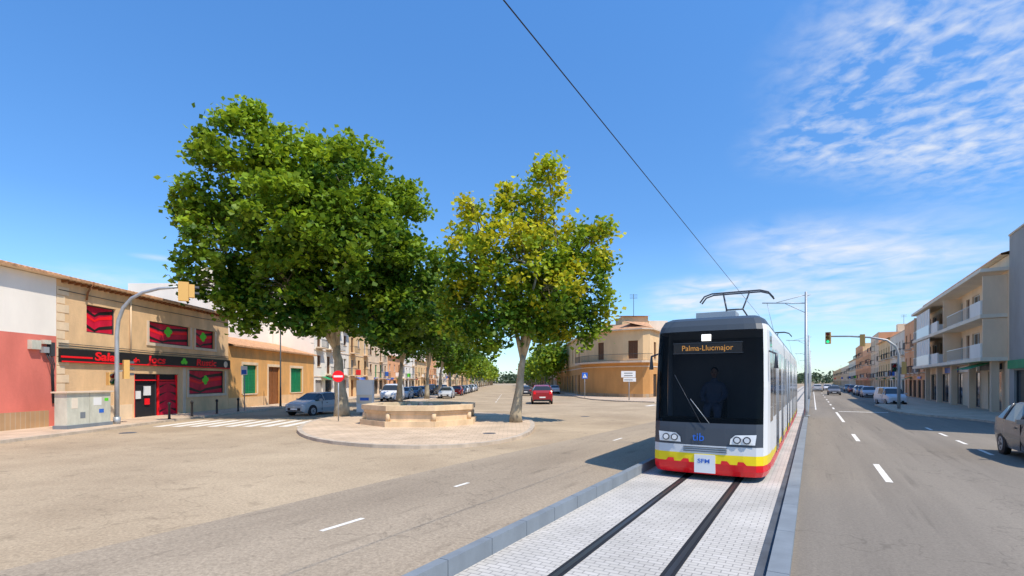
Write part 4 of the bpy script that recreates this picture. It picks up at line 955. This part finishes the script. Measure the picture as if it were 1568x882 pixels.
def mth(op, a, b=None, c=None, clamp=False):
    n = N('ShaderNodeMath'); n.operation = op; n.use_clamp = clamp
    for i, v in enumerate((a, b, c)):
        if v is None: continue
        if isinstance(v, (int, float)): n.inputs[i].default_value = v
        else: Lk(v, n.inputs[i])
    return n.outputs[0]
zz = mth('MAXIMUM', sp.outputs[2], .04); zz = mth('ADD', zz, .06)
cx = N('ShaderNodeCombineXYZ'); Lk(mth('DIVIDE', sp.outputs[0], zz), cx.inputs[0]); Lk(mth('DIVIDE', sp.outputs[1], zz), cx.inputs[1])
def noise(scale, det, rough, vec=cx.outputs[0], dist=0):
    n = N('ShaderNodeTexNoise'); n.inputs['Scale'].default_value = scale; n.inputs['Detail'].default_value = det; n.inputs['Roughness'].default_value = rough; n.inputs['Distortion'].default_value = dist
    Lk(vec, n.inputs['Vector']); return n.outputs['Fac']
n1 = noise(2.2, 5, .6); n2 = noise(13, 5, .55, dist=.3); n3 = noise(3.2, 5, .55, dist=.4)
def blob(px, py, rx, stretch, amp):
    d = Vector(((px-784)/784, 1, (583-py)/784)).normalized()
    mv = N('ShaderNodeVectorMath'); mv.operation = 'MULTIPLY'; mv.inputs[1].default_value = (1, 1, stretch); Lk(nv.outputs[0], mv.inputs[0])
    ds = N('ShaderNodeVectorMath'); ds.operation = 'DISTANCE'; Lk(mv.outputs[0], ds.inputs[0]); ds.inputs[1].default_value = (d.x, d.y, d.z*stretch)
    mr = N('ShaderNodeMapRange'); mr.interpolation_type = 'SMOOTHSTEP'; mr.inputs['From Min'].default_value = rx; mr.inputs['From Max'].default_value = 0; mr.inputs['To Min'].default_value = 0; mr.inputs['To Max'].default_value = amp
    Lk(ds.outputs['Value'], mr.inputs['Value']); return mr.outputs['Result']
def summ(l):
    r = l[0]
    for q in l[1:]: r = mth('ADD', r, q)
    return r
hiM = summ([blob(1500, 80, .27, 1.2, .8), blob(1350, 100, .20, 1.2, .65), blob(1260, 210, .15, 2.2, .85), blob(1400, 190, .17, 1.8, .6), blob(1540, 200, .16, 1.5, .7)])
loM = summ([blob(1190, 370, .17, 3.0, .9), blob(1340, 375, .22, 3.2, .95), blob(1250, 425, .24, 3.5, .8), blob(1080, 455, .15, 3, 1.9), blob(1200, 470, .16, 3.5, .8), blob(245, 395, .05, 7, .9), blob(180, 430, .14, 5, .7), blob(1400, 470, .3, 5, .8), blob(1480, 395, .14, 4, .7)])
c1 = mth('MULTIPLY', mth('MINIMUM', hiM, 1.0), mth('ADD', mth('MULTIPLY', mth('SUBTRACT', n2, .43), 2.2), mth('MULTIPLY', mth('SUBTRACT', n1, .40), 1.6), clamp=True))
c2 = mth('MULTIPLY', mth('MINIMUM', loM, 1.4), mth('ADD', mth('MULTIPLY', mth('SUBTRACT', n3, .36), 2.0), .15, clamp=True))
cl = mth('MULTIPLY', mth('ADD', c1, c2, clamp=True), .80, clamp=True)
ramp = N('ShaderNodeValToRGB'); Lk(sp.outputs[2], ramp.inputs['Fac']); cr = ramp.color_ramp
cr.elements[0].position = 0.0; cr.elements[0].color = (.48, .59, .70, 1)
cr.elements[1].position = .62; cr.elements[1].color = (.36, .66, .92, 1)
e = cr.elements.new(.10); e.color = (.42, .57, .71, 1)
e = cr.elements.new(.28); e.color = (.32, .52, .71, 1)
tint = N('ShaderNodeMixRGB'); tint.blend_type = 'MULTIPLY'; tint.inputs[0].default_value = 1; Lk(sky.outputs[0], tint.inputs[1]); Lk(ramp.outputs[0], tint.inputs[2])
hs = N('ShaderNodeVectorMath'); hs.operation = 'SCALE'; hs.inputs['Scale'].default_value = 1.92; Lk(tint.outputs[0], hs.inputs[0])
mixc = N('ShaderNodeMixRGB'); Lk(cl, mixc.inputs[0]); Lk(hs.outputs[0], mixc.inputs[1]); mixc.inputs[2].default_value = (6.0, 6.15, 6.4, 1)
Lk(mixc.outputs[0], bg.inputs['Color'])

cam = bpy.data.cameras.new('camera'); cam.lens = 18; cam.sensor_width = 36; cam.shift_y = (583-441)/1568; cam.clip_end = 4000; cam.clip_start = .1
co = bpy.data.objects.new('camera', cam); scene.collection.objects.link(co); co.location = (0, 0, 2.45); co.rotation_euler = (math.pi/2, 0, 0)
scene.camera = co
scene.view_settings.view_transform = 'Standard'; scene.view_settings.look = 'None'; scene.view_settings.exposure = 0
print('polys', sum(len(o.data.polygons) for o in scene.objects if o.type == 'MESH'))
